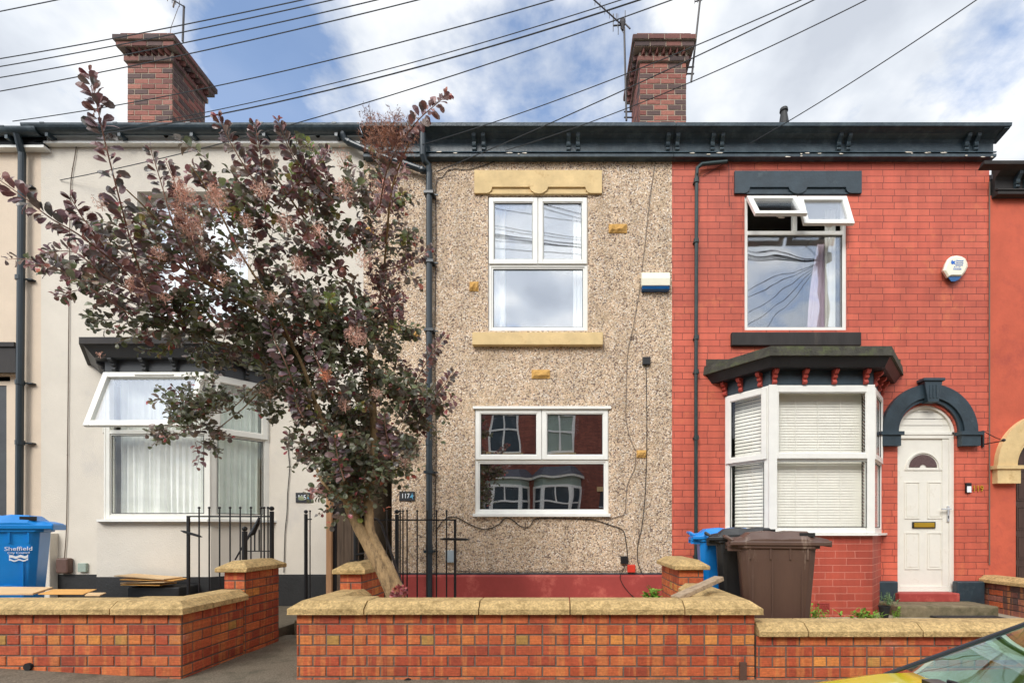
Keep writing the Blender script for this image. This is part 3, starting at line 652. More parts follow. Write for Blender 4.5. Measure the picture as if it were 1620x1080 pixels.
def bay_poly(xl, xr, xwl, xwr, yb, o): # outline offset outward by o
    k = o*.42
    return [(xwl-o*1.35, DF), (xwl-o*1.35, DF-.001), (xl-k, yb-o), (xr+k, yb-o), (xwr+o*1.35, DF-.001), (xwr+o*1.35, DF)]
def bay_solid(name, xl, xr, xwl, xwr, yb, o, z0, z1, m, parent, o2=None, bevel=0):
    mb = MB(); a = bay_poly(xl, xr, xwl, xwr, yb, o); b = bay_poly(xl, xr, xwl, xwr, yb, o if o2 is None else o2); n = len(a)
    mb.add([(p[0], p[1], z0) for p in a]+[(p[0], p[1], z1) for p in b], [tuple(range(n-1, -1, -1)), tuple(range(n, 2*n))]+[(i, (i+1) % n, n+(i+1) % n, n+i) for i in range(n)])
    return mb.build(name, m, parent, bevel=bevel)
bay_solid('bay_base', bl, br_, bwl, bwr, DB, -.005, 0, bz0-.03, M_['redbay'], bay9)
bay_solid('bay_sill', bl, br_, bwl, bwr, DB, .06, bz0-.03, bz0-.002, M_['upvc'], bay9, bevel=.004)
zf1 = 3.262; bay_solid('fascia', bl, br_, bwl, bwr, DB, -.0, bz1+.003, zf1+.02, M_['slate_paint'], bay9)
bay_solid('bay_cornice', bl, br_, bwl, bwr, DB, .14, zf1-.0, zf1+.115, M_['bayblack'], bay9, o2=.2)
zc9 = zf1+.118; bay_solid('roof_slab', bl, br_, bwl, bwr, DB, .23, zc9, zc9+.12, M_['mossroof'], bay9, o2=.22, bevel=.012)
mb = MB(); a = bay_poly(bl, br_, bwl, bwr, DB, .2); zz = zc9+.121
mb.add([(p[0], p[1], zz) for p in a]+[(a[0][0], DF, zz+.10), (a[0][0]+.3, DF-.12, zz+.06), (a[-1][0]-.3, DF-.12, zz+.06), (a[-1][0], DF, zz+.10)], [(1, 2, 7, 6), (2, 3, 8, 7), (3, 4, 9, 8), (6, 7, 8, 9)])
mb.build('lead_flashing', M_['mossroof'], bay9)
def bay_corbel(x, y, ang, z0, z1, m, parent):
    M = T(x, y, 0) @ rotz(ang); h = z1-z0
    pr = [(0, z0), (-.03, z0), (-.045, z0+.02), (-.03, z0+h*.3), (-.02, z0+h*.36), (-.05, z0+h*.42), (-.06, z0+h*.55), (-.04, z0+h*.64), (-.075, z0+h*.7), (-.10, z0+h*.85), (-.10, z1), (0, z1)]
    mb = MB(); mb.prism(pr, -.026, .026, 'x', M); return mb.build('corbel', m, parent, bevel=.003)
zc0, zc1 = bz1+.008, zf1-.001
for q in (1227, 1275, 1322, 1372): bay_corbel(X(q, DB-.05), DB-.002, 0, zc0, zc1, M_['corbelred'], bay9)
for t in (.02, .38, .8):
    bay_corbel(bwl+(bl-bwl)*t, DF+(DB-DF)*t, math.atan2(DB-DF, bl-bwl), zc0, zc1, M_['corbelred'], bay9)
    bay_corbel(bwr+(br_-bwr)*(t+.05), DF+(DB-DF)*(t+.05), math.atan2(DF-DB, bwr-br_), zc0, zc1, M_['corbelred'], bay9)
# air brick
ab = MB(); x0, x1, z0, z1 = X(1290, DB), X(1312, DB), Z(968, DB), Z(953, DB); rect_frame(ab, x0, x1, z0, z1, DB-.014, DB-.006, .012)
for i in range(1, 7): xx = x0+(x1-x0)*i/7; ab.box(xx-.005, xx+.005, DB-.013, DB-.006, z0+.012, z1-.012)
for i in range(1, 4): zz = z0+(z1-z0)*i/4; ab.box(x0+.012, x1-.012, DB-.0145, DB-.0135, zz-.004, zz+.004)
ab.build('air_brick', M_['redplinth'], h119)
# --- front door
yd = DF+.06; zi = Z(687, DF); mid = (dx0+dx1)/2
door = MB(); fz0 = Z(933, DF)
rect_frame(door, dx0, dx1, fz0, zi, yd-.02, yd+.05, .065, wt=.05)
door.box(dx0, dx1, yd-.03, yd+.05, zi+.001, zi+.045); door.box(dx0+.001, dx1-.001, yd-.04, yd+.04, fz0-.03, fz0-.001)
ox0, ox1, oz0, oz1 = dx0+.068, dx1-.068-.1, fz0+.06, zi-.055
dobj = door.build('door_frame', M_['door'], h119, bevel=.005)
leaf = MB(); leaf.box(dx0+.066, dx1-.066, yd+.004, yd+.04, fz0+.051, zi-.051); leaf.box(ox1+.012, dx1-.067, yd-.008, yd+.003, fz0+.052, zi-.052)
def panel(mb, x0, x1, z0, z1, y, w_=.012): rect_frame(mb, x0, x1, z0, z1, y-.010, y+.0, w_); mb.box(x0+.03, x1-.03, y-.007, y, z0+.03, z1-.03)
lw_ = ox1-ox0; pz = lambda q: Z(q, DF+.06); pxx = lambda q: X(q, DF+.06)
for (a, b) in ((1431, 1455), (1467, 1490)):
    panel(leaf, pxx(a), pxx(b), pz(820), pz(762), yd+.004); panel(leaf, pxx(a), pxx(b), pz(900), pz(842), yd+.004)
# semicircular fanlight moulding
cxm, czm, ro = pxx(1460), pz(741), .235
for k in range(24):
    a0, a1 = math.pi*k/24, math.pi*(k+1)/24
    for (r0, r1, yy) in ((ro*.96, ro*1.05, yd-.012),):
        vs = [(cxm+r*math.cos(a), y_, czm+r*math.sin(a)*.98) for y_ in (yy, yd+.004) for (r, a) in ((r0, a0), (r1, a0), (r1, a1), (r0, a1))]
        leaf.add(vs, [(0, 1, 2, 3), (4, 7, 6, 5), (0, 4, 5, 1), (1, 5, 6, 2), (2, 6, 7, 3), (3, 7, 4, 0)])
leaf.box(pxx(1431), pxx(1490), yd-.008, yd+.004, pz(743.5), pz(741.5))
leaf = leaf.build('door', M_['door'], h119)
mb = MB(); K = 20; gl = [(cxm+.2*math.cos(math.pi*k/K), czm+.02+.18*math.sin(math.pi*k/K)) for k in range(K+1)]
vs = [(p[0], yd-.004, p[1]) for p in gl]+[(cxm-.05, yd-.004, czm+.02), (cxm-.03, yd-.004, czm+.05), (cxm, yd-.004, czm+.06), (cxm+.03, yd-.004, czm+.05), (cxm+.05, yd-.004, czm+.02)]
mb.add(vs, [tuple(range(len(vs)))]); mb.build('door_light', mat('obscured_door_glass', sr(92, 72, 70), .25, .35, 60), leaf)
mb = MB(); rect_frame(mb, pxx(1443), pxx(1479), pz(835), pz(825), yd-.014, yd+.004, .012); mb.build('letterbox_surround', M_['iron'], leaf)
mb = MB(); mb.box(pxx(1445), pxx(1477), yd-.02, yd-.002, pz(833.5), pz(826.5)); mb.build('letterbox', M_['brass'], leaf, bevel=.003)
mb = MB(); hx = pxx(1498); mb.box(hx-.016, hx+.016, yd-.03, yd-.009, pz(825), pz(800)); mb.box(hx-.01, hx+.01, yd-.06, yd-.03, pz(806), pz(803.5)); mb.box(hx-.13, hx+.01, yd-.072, yd-.055, pz(806.5), pz(804)); mb.build('door_handle', M_['chrome'], leaf, bevel=.004)
mb = MB(); mb.box(hx-.005, hx+.005, yd-.032, yd-.0301, pz(820), pz(815)); mb.build('keyhole', M_['iron'], leaf)
# boarded arch over the door
mb = MB(); fan = [(mid+(dr-.004)*math.cos(math.pi*k/24), dtop-dr+(dr-.004)*math.sin(math.pi*k/24)) for k in range(25)]
zb_ = zi+.046; zb_list = [zb_+(dtop-zb_)*i/4 for i in range(5)]
for i in range(4):
    c, d = zb_list[i]+.004, zb_list[i+1]-.004
    hw = lambda z: math.sqrt(max(1e-4, (dr-.02)**2-max(0, z-(dtop-dr))**2))
    n = 6; vs = []
    for k in range(n+1):
        z = c+(d-c)*k/n; hw_ = hw(z) if z > dtop-dr else dr-.02; vs += [(mid-hw_, yd+.0, z), (mid+hw_, yd+.0, z)]
    mb.add(vs, [(2*k, 2*k+1, 2*k+3, 2*k+2) for k in range(n)])
mb.add([(mid, yd+.012, dtop-.02)]+[(p[0], yd+.012, p[1]) for p in fan], [(0, i+1, i+2) for i in range(24)])
mb.box(dx0+.003, dx1-.003, yd+.012, yd+.014, zb_, dtop-dr)
for k in range(24):
    a0, a1 = math.pi*k/24, math.pi*(k+1)/24; cz_ = dtop-dr
    vs = [(mid+r*math.cos(a), y_, cz_+r*math.sin(a)) for y_ in (yd-.03, yd+.011) for (r, a) in ((dr-.035, a0), (dr-.002, a0), (dr-.002, a1), (dr-.035, a1))]
    mb.add(vs, [(0, 1, 2, 3), (4, 7, 6, 5), (0, 4, 5, 1), (1, 5, 6, 2), (2, 6, 7, 3), (3, 7, 4, 0)])
mb.build('arch_panel', M_['door'], dobj)
def arch_ring(parent, cx_, cz_, r0, r1, y, m, imp, name='door_arch'):
    mb = MB(); K = 32
    for k in range(K):
        a0, a1 = math.pi*k/K, math.pi*(k+1)/K
        for (p, q, yy) in ((r0+.05, r1, y-.07), (r0, r0+.05, y-.04)):
            vs = [(cx_+r*math.cos(a), y_, cz_+r*math.sin(a)) for y_ in (yy, y+.01) for (r, a) in ((p, a0), (q, a0), (q, a1), (p, a1))]
            mb.add(vs, [(0, 1, 2, 3), (3, 7, 4, 0), (1, 5, 6, 2)])
    for s in (-1, 1):
        xa, xb = cx_+s*(r0-.0), cx_+s*(r1+.02)
        x0, x1 = min(xa, xb), max(xa, xb); mb.box(x0-.03, x1+.03, y-.11, y+.01, cz_-.05, cz_-.001); mb.box(x0, x1, y-.085, y+.01, cz_-.05-imp, cz_-.05)
    return mb.build(name, m, parent)
arch = arch_ring(h119, mid, Z(684, DF), dr+.01, X(1547, 6.74)-mid, DF, M_['slate_paint'], .15)
mb = MB(); kz0, kz1 = Z(636, DF-.1), Z(603, DF-.1)
mb.add([(mid-.075, DF-.12, kz0), (mid+.075, DF-.12, kz0), (mid+.125, DF-.12, kz1), (mid-.125, DF-.12, kz1), (mid-.075, DF, kz0), (mid+.075, DF, kz0), (mid+.125, DF, kz1), (mid-.125, DF, kz1)], [(0, 1, 2, 3), (4, 7, 6, 5), (0, 4, 5, 1), (1, 5, 6, 2), (2, 6, 7, 3), (3, 7, 4, 0)])
mb.box(mid-.15, mid+.15, DF-.14, DF, kz1, kz1+.04)
for q in (-.045, 0, .045): mb.box(mid+q-.01, mid+q+.01, DF-.128, DF-.119, kz0+.05, kz1-.05)
mb.build('keystone', M_['slate_paint'], arch, bevel=.005)
for (a, b) in ((1383, 1420), (1513, 1557)):
    mb = MB(); mb.box(X(a, 6.72), X(b, 6.72), 6.7, DF-.002, .05, Z(919, 6.7)); mb.build('plinth_block', M_['slate_paint'], h119, bevel=.02)
mb = MB(); mb.box(X(1423, 6.62), X(1519, 6.62), 6.62, DF+.02, .2, Z(938, 6.62)); mb.build('doorstep', M_['redplinth'], h119, bevel=.012)
mb = MB(); mb.box(X(1418, 6.3), X(1572, 6.3), 6.22, 6.69, .0, .205); mb.build('stone_step', M_['mossconc'], h119, bevel=.02)
# cornice 119
c119 = cornice(h119, rx0+.003, rx1+.01, lip=(rx0+.003, X(1600, 6.57)))
mb = MB(); mb.prism([(6.575, 6.69), (6.575, 6.735), (6.79, 6.76), (6.79, 6.64)], rx1+.012, X(1600, 6.57)-.01, 'x'); mb.build('cornice_return', M_['cornice'], c119)
for px in (1065, 1136, 1337, 1540): corbel_pair(c119, px)
flakes(c119, [(1090, 1150, 243), (1265, 1330, 243), (1240, 1270, 248), (1430, 1500, 242), (1525, 1566, 247), (1440, 1480, 243)])
shell(h119, rx0, rx1, 6.80)
# roof vent
mb = MB(); vp = P(1240, 196, 7.1); mb.lathe([(.07, -.4), (.07, .0), (.055, .1), (.045, .17), (.06, .18), (.055, .22), (.03, .235)], (vp.x, vp.y, vp.z), 12); mb.build('roof_vent', M_['blackplinth'], h119)
# thin iron pipe
mb = MB(); y_ = 6.73
pt = [P(1150, 256, y_), P(1128, 258, y_), P(1110, 260, y_), P(1103, 266, y_), P(1102, 280, y_)]; mb.tube(pt, .026, 10)
mb.tube([(X(1102, y_), y_, Z(276, y_)), (X(1101, y_), y_, Z(590, y_)), (X(1101, y_), y_, .05)], .026, 10)
for q in (286, 381, 534, 588, 692, 880): mb.tube([(X(1101.5, y_), y_, Z(q, y_)-.03), (X(1101.5, y_), y_, Z(q, y_)+.03)], .036, 10); mb.box(X(1098, y_), X(1106, y_), y_, DF, Z(q, y_)-.01, Z(q, y_)+.01)
mb.build('drainpipe', M_['pipegreen'], h119)

# ================================================================== HOUSE 121 (right edge)
h121 = thing('terraced_house', 'red rendered house at the right edge with cream stone door arch', 'house', (X(1800, DF), DF, 0))
qx0, qx1 = rx1, rx1+4.5
a0, a1 = X(1607, DF), X(1703, DF); acx = (a0+a1)/2; ar = (a1-a0)/2; at_ = Z(765-28, DF)+ar
mb = MB(); wall(mb, qx0, qx1, 0, 5.92, DF, [(a0, a1, 0, at_, True, .12), (qx1-1.8, qx1-.6, 3.9, 5.6)], rev=.1); mb.build('rendered_wall', M_['redrender'], h121)
arch_ring(h121, acx, at_-ar, ar+.01, acx-X(1577, DF-.05), DF, M_['buff'], .2)
mb = MB(); mb.box(a0, a1, DF+.08, DF+.12, .1, at_-ar-.03)
for i in range(5):
    z_ = .35+i*.42
    for s in range(2): panel(mb, a0+.08+s*.38, a0+.08+s*.38+.32, z_, z_+.34, DF+.08, .02)
mb.build('door', M_['browndoor'], h121)
pane(a0, a1, at_-ar, at_-.01, DF+.1, M_['glassdark'], h121); room(h121, a0, a1, .2, at_, DF+.13)
w5 = upvc_window(h121, qx1-1.8, qx1-.6, 3.9, 5.6, DF+.03, 4.9, M_['glasssky']); room(h121, qx1-1.8, qx1-.6, 3.9, 5.6, DF+.1)
cn = cornice(h121, qx0+.03, qx1, dz=-.52, lip=(X(1556, 6.57), qx1), m=M_['blackstone'])
corbel_pair(cn, 1621, dz=-.52); shell(h121, qx0+.02, qx1, 6.2)
mb = MB(); mb.tube([(X(1566, 6.78), 6.785, .7), (X(1566, 6.78), 6.785, 6.1)], .008, 6); mb.build('joint_strip', M_['cablegrey'], h121)

# ================================================================== HOUSE 115 (pale render)
wx0, wx1 = X(65, DF), hx0
h115 = thing('terraced_house', 'pale grey rendered house with dark timber bay roof behind the purple tree', 'house', ((wx0+wx1)/2, DF, 0))
uw5 = (X(217, DF), X(392, DF), Z(512, DF), Z(303, DF)); bw5 = (X(176, DF), X(420, DF), Z(825, DF), Z(590, DF))
mb = MB(); wall(mb, wx0, wx1, 0, 6.66, DF, [uw5, bw5, (ps[0], wx1, 0, ps[3], False, .03)], rev=.15); mb.build('rendered_wall', M_['white_render'], h115)
mb = MB(); mb.box(X(82, DF), X(519, DF), DF-.012, DF-.002, 0, Z(908, DF)); mb.build('plinth', M_['blackplinth'], h115)
w6 = MB(); rect_frame(w6, *uw5, DF+.15, DF+.2, .08); m_ = (uw5[0]+uw5[1])/2; w6.box(m_-.03, m_+.03, DF+.15, DF+.2, uw5[2]+.08, uw5[3]-.08)
w6 = w6.build('window', M_['upvc'], h115, bevel=.004); pane(uw5[0]+.08, uw5[1]-.08, uw5[2]+.08, uw5[3]-.08, DF+.17, M_['glasssky'], w6)
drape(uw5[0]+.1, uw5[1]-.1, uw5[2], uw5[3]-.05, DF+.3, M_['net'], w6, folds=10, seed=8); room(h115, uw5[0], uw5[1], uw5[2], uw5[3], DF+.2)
mb = MB(); mb.box(uw5[0]-.1, uw5[1]+.1, DF-.07, DF+.14, uw5[2]-.12, uw5[2]-.001); mb.build('sill', M_['white_render'], w6, bevel=.006)
vl, vr = X(166, DB), X(331, DB); vwl, vwr = vl-.44, X(426, DF)
vz0, vz1 = Z(821, DB), Z(590, DB); vzt = Z(683, DB)
bay5 = bay_frames(h115, 1, vl, vr, vwl, vwr, vz0, vz1, DB, vzt, M_['glassclear'], M_['glassclear'], open_top=True, matf='upvc_dirty')
# open top-hung sash of the bay
hs = vz1-vzt-.02; Mx = T(0, DB-.02, vz1-.01) @ Matrix.Rotation(R(-20), 4, 'X')
s = MB(); rect_frame(s, vl+.02, vr-.03, -hs-.05, 0, -.03, .02, .075, Mx); s.box(vl+.45, vl+.95, -.05, -.031, -.06, -.04, Mx)
so = s.build('open_sash', M_['upvc_dirty'], bay5, bevel=.006); pane(vl+.09, vr-.1, -hs+.02, -.07, 0, M_['glasssky'], so, Mx)
g5 = lambda t, a, b: (a+.0, b)
drape(vl+.04, vr-.04, vz0+.03, vz1-.04, DB+.13, M_['net'], bay5, folds=17, seed=3, amp=.05)
Mv = side_M(vr, DB, vwr, DF); Lv = math.hypot(vwr-vr, DF-DB); drape(.06, Lv-.06, vz0+.03, vz1-.04, .12, M_['netgreen'], bay5, folds=8, seed=4, amp=.03, M=Mv)
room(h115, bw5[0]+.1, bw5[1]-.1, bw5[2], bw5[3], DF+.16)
bay_solid('bay_base', X(153, DB), vr+.02, vwl-.06, vwr+.06, DB, -.0, 0, vz0-.03, M_['white_render'], bay5)
bay_solid('bay_plinth', X(153, DB), vr+.02, vwl-.06, vwr+.06, DB, .008, 0, Z(912, DB), M_['blackplinth'], bay5)
bay_solid('bay_sill', vl, vr, vwl, vwr, DB, .08, vz0-.032, vz0-.002, M_['upvc'], bay5, bevel=.004)
zg = 3.40; bay_solid('fascia', vl, vr, vwl, vwr, DB, .0, vz1+.003, zg+.03, M_['baygrey'], bay5)
bay_solid('bay_cornice', vl, vr, vwl, vwr, DB, .10, zg, zg+.12, M_['baygrey'], bay5, o2=.2)
bay_solid('roof_slab', vl, vr, vwl, vwr, DB, .24, zg+.122, zg+.205, M_['blackstone'], bay5, bevel=.012)
for q in (178, 226, 274, 322): bay_corbel(X(q, DB-.05), DB-.002, 0, vz1+.02, zg-.001, M_['baygrey'], bay5)
for t in (.2, .6, .95): bay_corbel(vr+(vwr-vr)*t, DB+(DF-DB)*t, math.atan2(DF-DB, vwr-vr), vz1+.02, zg-.001, M_['baygrey'], bay5)
bay_corbel(vl-.1, DB+.13, R(-50), vz1+.02, zg-.001, M_['baygrey'], bay5)
# fascia, gutter
mb = MB(); mb.box(wx0, X(571, 6.76), 6.76, DF-.002, 6.63, 6.79); mb.box(wx0-.002, X(571, 6.76)+.001, 6.72, DF-.003, 6.60, 6.63); mb.build('fascia', M_['upvc'], h115, bevel=.003)
def gutter(parent, x0, x1, y, z, r=.07, m=None):
    mb = MB(); K = 10; prof = [(y+r*math.cos(math.pi+math.pi*k/K)*1.0, z+r*math.sin(math.pi+math.pi*k/K)) for k in range(K+1)]
    inner = [(y+(r-.008)*math.cos(math.pi+math.pi*k/K), z+(r-.008)*math.sin(math.pi+math.pi*k/K)) for k in range(K+1)]
    mb.prism(prof+inner[::-1], x0, x1, 'x')
    x = x0+.3
    while x < x1-.1:
        mb.box(x-.02, x+.02, y-r*.3, y+r+.03, z-r-.05, z-r+.01); mb.box(x-.03, x+.03, y-r-.004, y+r, z-.01, z+.006); x += 1.0
    return mb.build('gutter', m or M_['cornice'], parent)
gutter(h115, wx0-.05, X(571, 6.64), 6.66, 6.765, .085)
mb = MB()
for q in (182, 263, 375, 503):
    c = P(q, 215, 6.757); n = 12; mb.tube([c, c+Vector((0, -.012, 0))], .03, n)
mb.build('fascia_vent', M_['blackstone'], h115)
mb = MB(); mb.tube([P(543, 205, 6.66), P(543, 214, 6.66), P(547, 222, 6.68), P(556, 227, 6.69), P(600, 246, 6.70), P(640, 259, 6.71), P(674, 271, 6.72)], pr_*.95, 12)
for (a, b) in ((543, 216), (552, 225), (668, 269)): mb.ball(P(a, b, 6.69), pr_*1.15, 10)
mb.build('drainpipe', M_['pipe'], h115)
shell(h115, wx0+.02, wx1, 6.80)

# ================================================================== HOUSE 113 (left edge)
h113 = thing('terraced_house', 'cream rendered house at the left edge of the picture with black fascia', 'house', (X(-150, DF), DF, 0))
lx0, lx1 = wx0-4.6, wx0
dA, dB_ = X(-60, DF), X(26, DF); dT = Z(586, DF)
mb = MB(); wall(mb, lx0, lx1, 0, 6.62, DF, [(dA, dB_, 0, dT, False, .14), (X(-330, DF), X(-180, DF), 3.9, 5.7)], rev=.1); mb.build('rendered_wall', M_['cream_render'], h113)
mb = MB(); K = 12; vs = []
for k in range(K+1):
    t = k/K; x = dA-.1+(dB_+.02-(dA-.1))*t; z = Z(562, DF)+.05*math.sin(math.pi*min(1, (1-t)*1.1+.0)); vs += [(x, DF-.03, Z(590, DF)), (x, DF-.03, z+.02)]
mb.add(vs, [(2*k, 2*k+2, 2*k+3, 2*k+1) for k in range(K)]); mb.box(dA-.1, dB_+.015, DF-.028, DF, Z(590, DF), Z(550, DF)); mb.box(dA-.12, dB_+.022, DF-.05, DF, Z(550, DF), Z(543, DF)); mb.build('lintel', M_['blackstone'], h113)
mb = MB(); rect_frame(mb, dA+.12, dB_-.195, .2, dT-.12, DF+.1, DF+.14, .06); mb.box(dB_-.19, dB_-.002, DF+.09, DF+.138, .2, dT-.05); mb.box(dA, dB_, DF+.04, DF+.13, dT-.05, dT-.002); fr_ = mb.build('door_frame', M_['cream_render'], h113)
mb = MB(); mb.box(dA+.18, dB_-.22, DF+.11, DF+.13, .26, dT-.18); mb.build('door', M_['baygrey'], h113); room(h113, dA, dB_, .2, dT, DF+.15)
w7 = upvc_window(h113, X(-330, DF), X(-180, DF), 3.9, 5.7, DF+.03, 4.9, M_['glasssky']); room(h113, X(-330, DF), X(-180, DF), 3.9, 5.7, DF+.1)
mb = MB(); mb.box(lx0, X(69, 6.72), 6.72, DF-.002, 6.56, 6.76); mb.build('fascia', M_['bayblack'], h113, bevel=.004)
mb = MB(); mb.box(lx0, X(69, 6.7), 6.70, DF-.002, 6.525, 6.558); mb.build('fascia_trim', M_['upvc'], h113)
gutter(h113, lx0, X(62, 6.64), 6.65, 6.72, .075)
mb = MB(); xx = X(35, 6.72); mb.tube([(xx+.02, 6.64, 6.66), (xx+.01, 6.68, 6.55), (xx, 6.72, 6.45), (xx-.03, 6.72, 3.2), (xx-.05, 6.72, .2)], .042, 12)
for q in (292, 440, 605, 700): mb.tube([(xx-.03, 6.72, Z(q, 6.72)-.03), (xx-.03, 6.72, Z(q, 6.72)+.03)], .052, 12); mb.box(xx, xx+.11, 6.74, DF, Z(q, 6.72)-.008, Z(q, 6.72)+.008)
mb.build('drainpipe', M_['pipe'], h113); shell(h113, lx0, lx1, 6.76)
mb = MB(); mb.box(X(64, 6.7), X(81, 6.7), 6.68, DF, .1, Z(843, 6.7)); mb.build('wall_stub', M_['white_render'], h115, bevel=.01)

# ================================================================== chimneys
def chimney(parent, xc0, xc1, y0, y1, ztop, zb, pot=None, label=None):
    b = MB(); core = MB(); t = .014
    core.box(xc0+.006, xc1-.006, y0+.006, y1-.006, zb, ztop-.02)
    rh = .084; t = .009
    CHD = [(c_[0]*.62, c_[1]*.66, c_[2]*.7) for c_ in CH]
    def faces(x0, x1, ya, yb_, z0, z1, rows_dark=.18, bw=.225, hdr=()):
        for org, u, n, L in (((x0, ya, z0), (1, 0, 0), (0, -1, 0), x1-x0), ((x1, ya+t, z0), (0, 1, 0), (1, 0, 0), yb_-ya-2*t), ((x0, yb_-t, z0), (0, -1, 0), (-1, 0, 0), yb_-ya-2*t), ((x1, yb_, z0), (-1, 0, 0), (0, 1, 0), x1-x0)):
            bricks(b, org, u, n, L, z1-z0, rh=rh, bw=bw, hdr=hdr, pal=CHD if rows_dark > .2 else CH, hpal=CH, th=t, dark=rows_dark)
    zc = ztop-5*rh
    faces(xc0, xc1, y0, y1, zb, zc)
    o1, o2, o3 = .035, .10, .13
    for i, (o, d_) in enumerate(((o1, 0), (None, 0), (o2, .1), (o3, .1), (.06, .1))):
        z0_ = zc+i*rh
        if o is None:   # dentil course: angled bricks
            core.box(xc0-.01, xc1+.01, y0-.01, y1+.01, z0_, z0_+rh)
            def dent(px_, py_, nx, ny):
                c = random.choice(CHD); b.col = c; w2 = .035
                tx, ty = -ny, nx
                q = [(px_+tx*w2, py_+ty*w2), (px_+nx*.085, py_+ny*.085), (px_-tx*w2, py_-ty*w2), (px_-nx*.02, py_-ny*.02)]
                b.add([(a_, c_, z0_+.006) for a_, c_ in q]+[(a_, c_, z0_+rh-.004) for a_, c_ in q], [(0, 1, 2, 3)[::-1], (4, 5, 6, 7), (0, 1, 5, 4), (1, 2, 6, 5), (2, 3, 7, 6), (3, 0, 4, 7)])
            n = 7
            for k in range(n): xx = xc0+(xc1-xc0)*(k+.5)/n; dent(xx, y0-.008, 0, -1); dent(xx, y1+.008, 0, 1)
            for k in range(n): yy = y0+(y1-y0)*(k+.5)/n; dent(xc1+.008, yy, 1, 0); dent(xc0-.008, yy, -1, 0)
            b.col = None
        else:
            core.box(xc0-o+.007, xc1+o-.007, y0-o+.007, y1+o-.007, z0_+.002, z0_+rh-.002)
            faces(xc0-o, xc1+o, y0-o, y1+o, z0_, z0_+rh, .3, bw=.25)
    c = b.build('chimney', M_['chbrick'], parent); core.build('mortar', M_['mortardark'], c)
    if pot:
        m = MB(); m.lathe([(.085, 0), (.09, .1), (.075, .2), (.05, .26), (.01, .28)], (pot[0], pot[1], ztop), 12); m.build('chimney_cowl', M_['ochre'], c)
    return c
yc = 7.7
chimney(h115, X(201, yc), X(273, yc), yc, yc+.72, Z(58, yc), 6.6)
chimney(h117, X(1012, yc), X(1086, yc), yc, yc+.86, Z(58, yc), 6.6, pot=(X(1068, yc+.3), yc+.35))

# ================================================================== boundary walls
WT = .54+.002
def garden_wall(name, label, x0, x1, returns, ztop, joints, piers=(), low=None):
    t = thing(name, label, 'wall', ((x0+x1)/2, DW, 0)); b = MB(); core = MB(); zb = -.05
    core.box(x0+.007, x1-.007, DW+.007, DW+.235, zb, ztop-.003)
    bricks(b, (x0, DW, zb), (1, 0, 0), (0, -1, 0), x1-x0, ztop-zb, x0=.08)
    bricks(b, (x1, DW+.242, zb), (-1, 0, 0), (0, 1, 0), x1-x0, ztop-zb)
    for (xo, s, yb) in returns:       # outer face at xo, s=+1 if outer normal is +x
        xi = xo-s*.242
        core.box(min(xo-s*.007, xi+s*.007), max(xo-s*.007, xi+s*.007), DW+.232, yb, zb, ztop-.003)
        if s > 0: bricks(b, (xo, DW+.014, zb), (0, 1, 0), (1, 0, 0), yb-DW-.014, ztop-zb); bricks(b, (xi, yb, zb), (0, -1, 0), (-1, 0, 0), yb-DW-.26, ztop-zb)
        else: bricks(b, (xo, yb, zb), (0, -1, 0), (-1, 0, 0), yb-DW-.014, ztop-zb); bricks(b, (xi, DW+.26, zb), (0, 1, 0), (1, 0, 0), yb-DW-.26, ztop-zb)
    for (p0, p1, q0, q1, zt) in piers:
        core.box(p0+.007, p1-.007, q0+.007, q1-.007, zb, zt-.003)
        for org, u, n, L in (((p0, q0, zb), (1, 0, 0), (0, -1, 0), p1-p0), ((p1, q0+.014, zb), (0, 1, 0), (1, 0, 0), q1-q0-.028), ((p0, q1-.014, zb), (0, -1, 0), (-1, 0, 0), q1-q0-.028), ((p1, q1, zb), (-1, 0, 0), (0, 1, 0), p1-p0)):
            bricks(b, org, u, n, L, zt-zb)
        m = MB(); o = .05; e = .04; hh = .1; ins = min(.09, (p1-p0)/2)
        A = [(p0-o, q0-o), (p1+o, q0-o), (p1+o, q1+o), (p0-o, q1+o)]; B = [(p0-o+ins, q0-o+ins*1.2), (p1+o-ins, q0-o+ins*1.2), (p1+o-ins, q1+o-ins*1.2), (p0-o+ins, q1+o-ins*1.2)]
        m.add([(a, c, zt) for a, c in A]+[(a, c, zt+e) for a, c in A]+[(a, c, zt+hh) for a, c in B], [(3, 2, 1, 0), (8, 9, 10, 11)]+[(i, (i+1) % 4, 4+(i+1) % 4, 4+i) for i in range(4)]+[(4+i, 4+(i+1) % 4, 8+(i+1) % 4, 8+i) for i in range(4)])
        m.build('pier_cap', M_['coping'], t, bevel=.006)
    w_ = b.build('brickwork', M_['brick'], t); core.build('mortar', M_['mortar'], w_)
    js = joints
    for a, c in zip(js[:-1], js[1:]): coping_run(a+.004, c-.004, DW-.045, DW+.285, ztop, 'coping_stone', t)
    return t
cwx0, cwx1 = X(468, DW), X(1195, DW)
j = [X(q, 3.7) for q in (457, 575, 757, 902, 1084, 1205)]
gw = garden_wall('garden_wall', 'orange brick front wall of the pebbledashed house with tall stone coping', cwx0, cwx1, [(cwx0, -1, 4.49), (cwx1, 1, 5.05)], WT, [j[0]+.08, *j[1:-1], j[-1]-.0],
    piers=[(cwx0, cwx0+.21, 4.5, 5.1, Z(908, 4.45)), (cwx1-.27, cwx1, 5.06, 5.9, Z(901, 5.02))])
# return copings: they start behind the front run and stop at the piers
def return_coping(xo, s, y0, y1, n, t):
    st = (y1-y0)/n; xa, xb = (xo-.045, xo+.285) if s < 0 else (xo-.285, xo+.045)
    for i in range(n): coping_run(y0+i*st+.003, y0+(i+1)*st-.003, xa, xb, WT+.0005, 'coping_stone', t, axis='y')
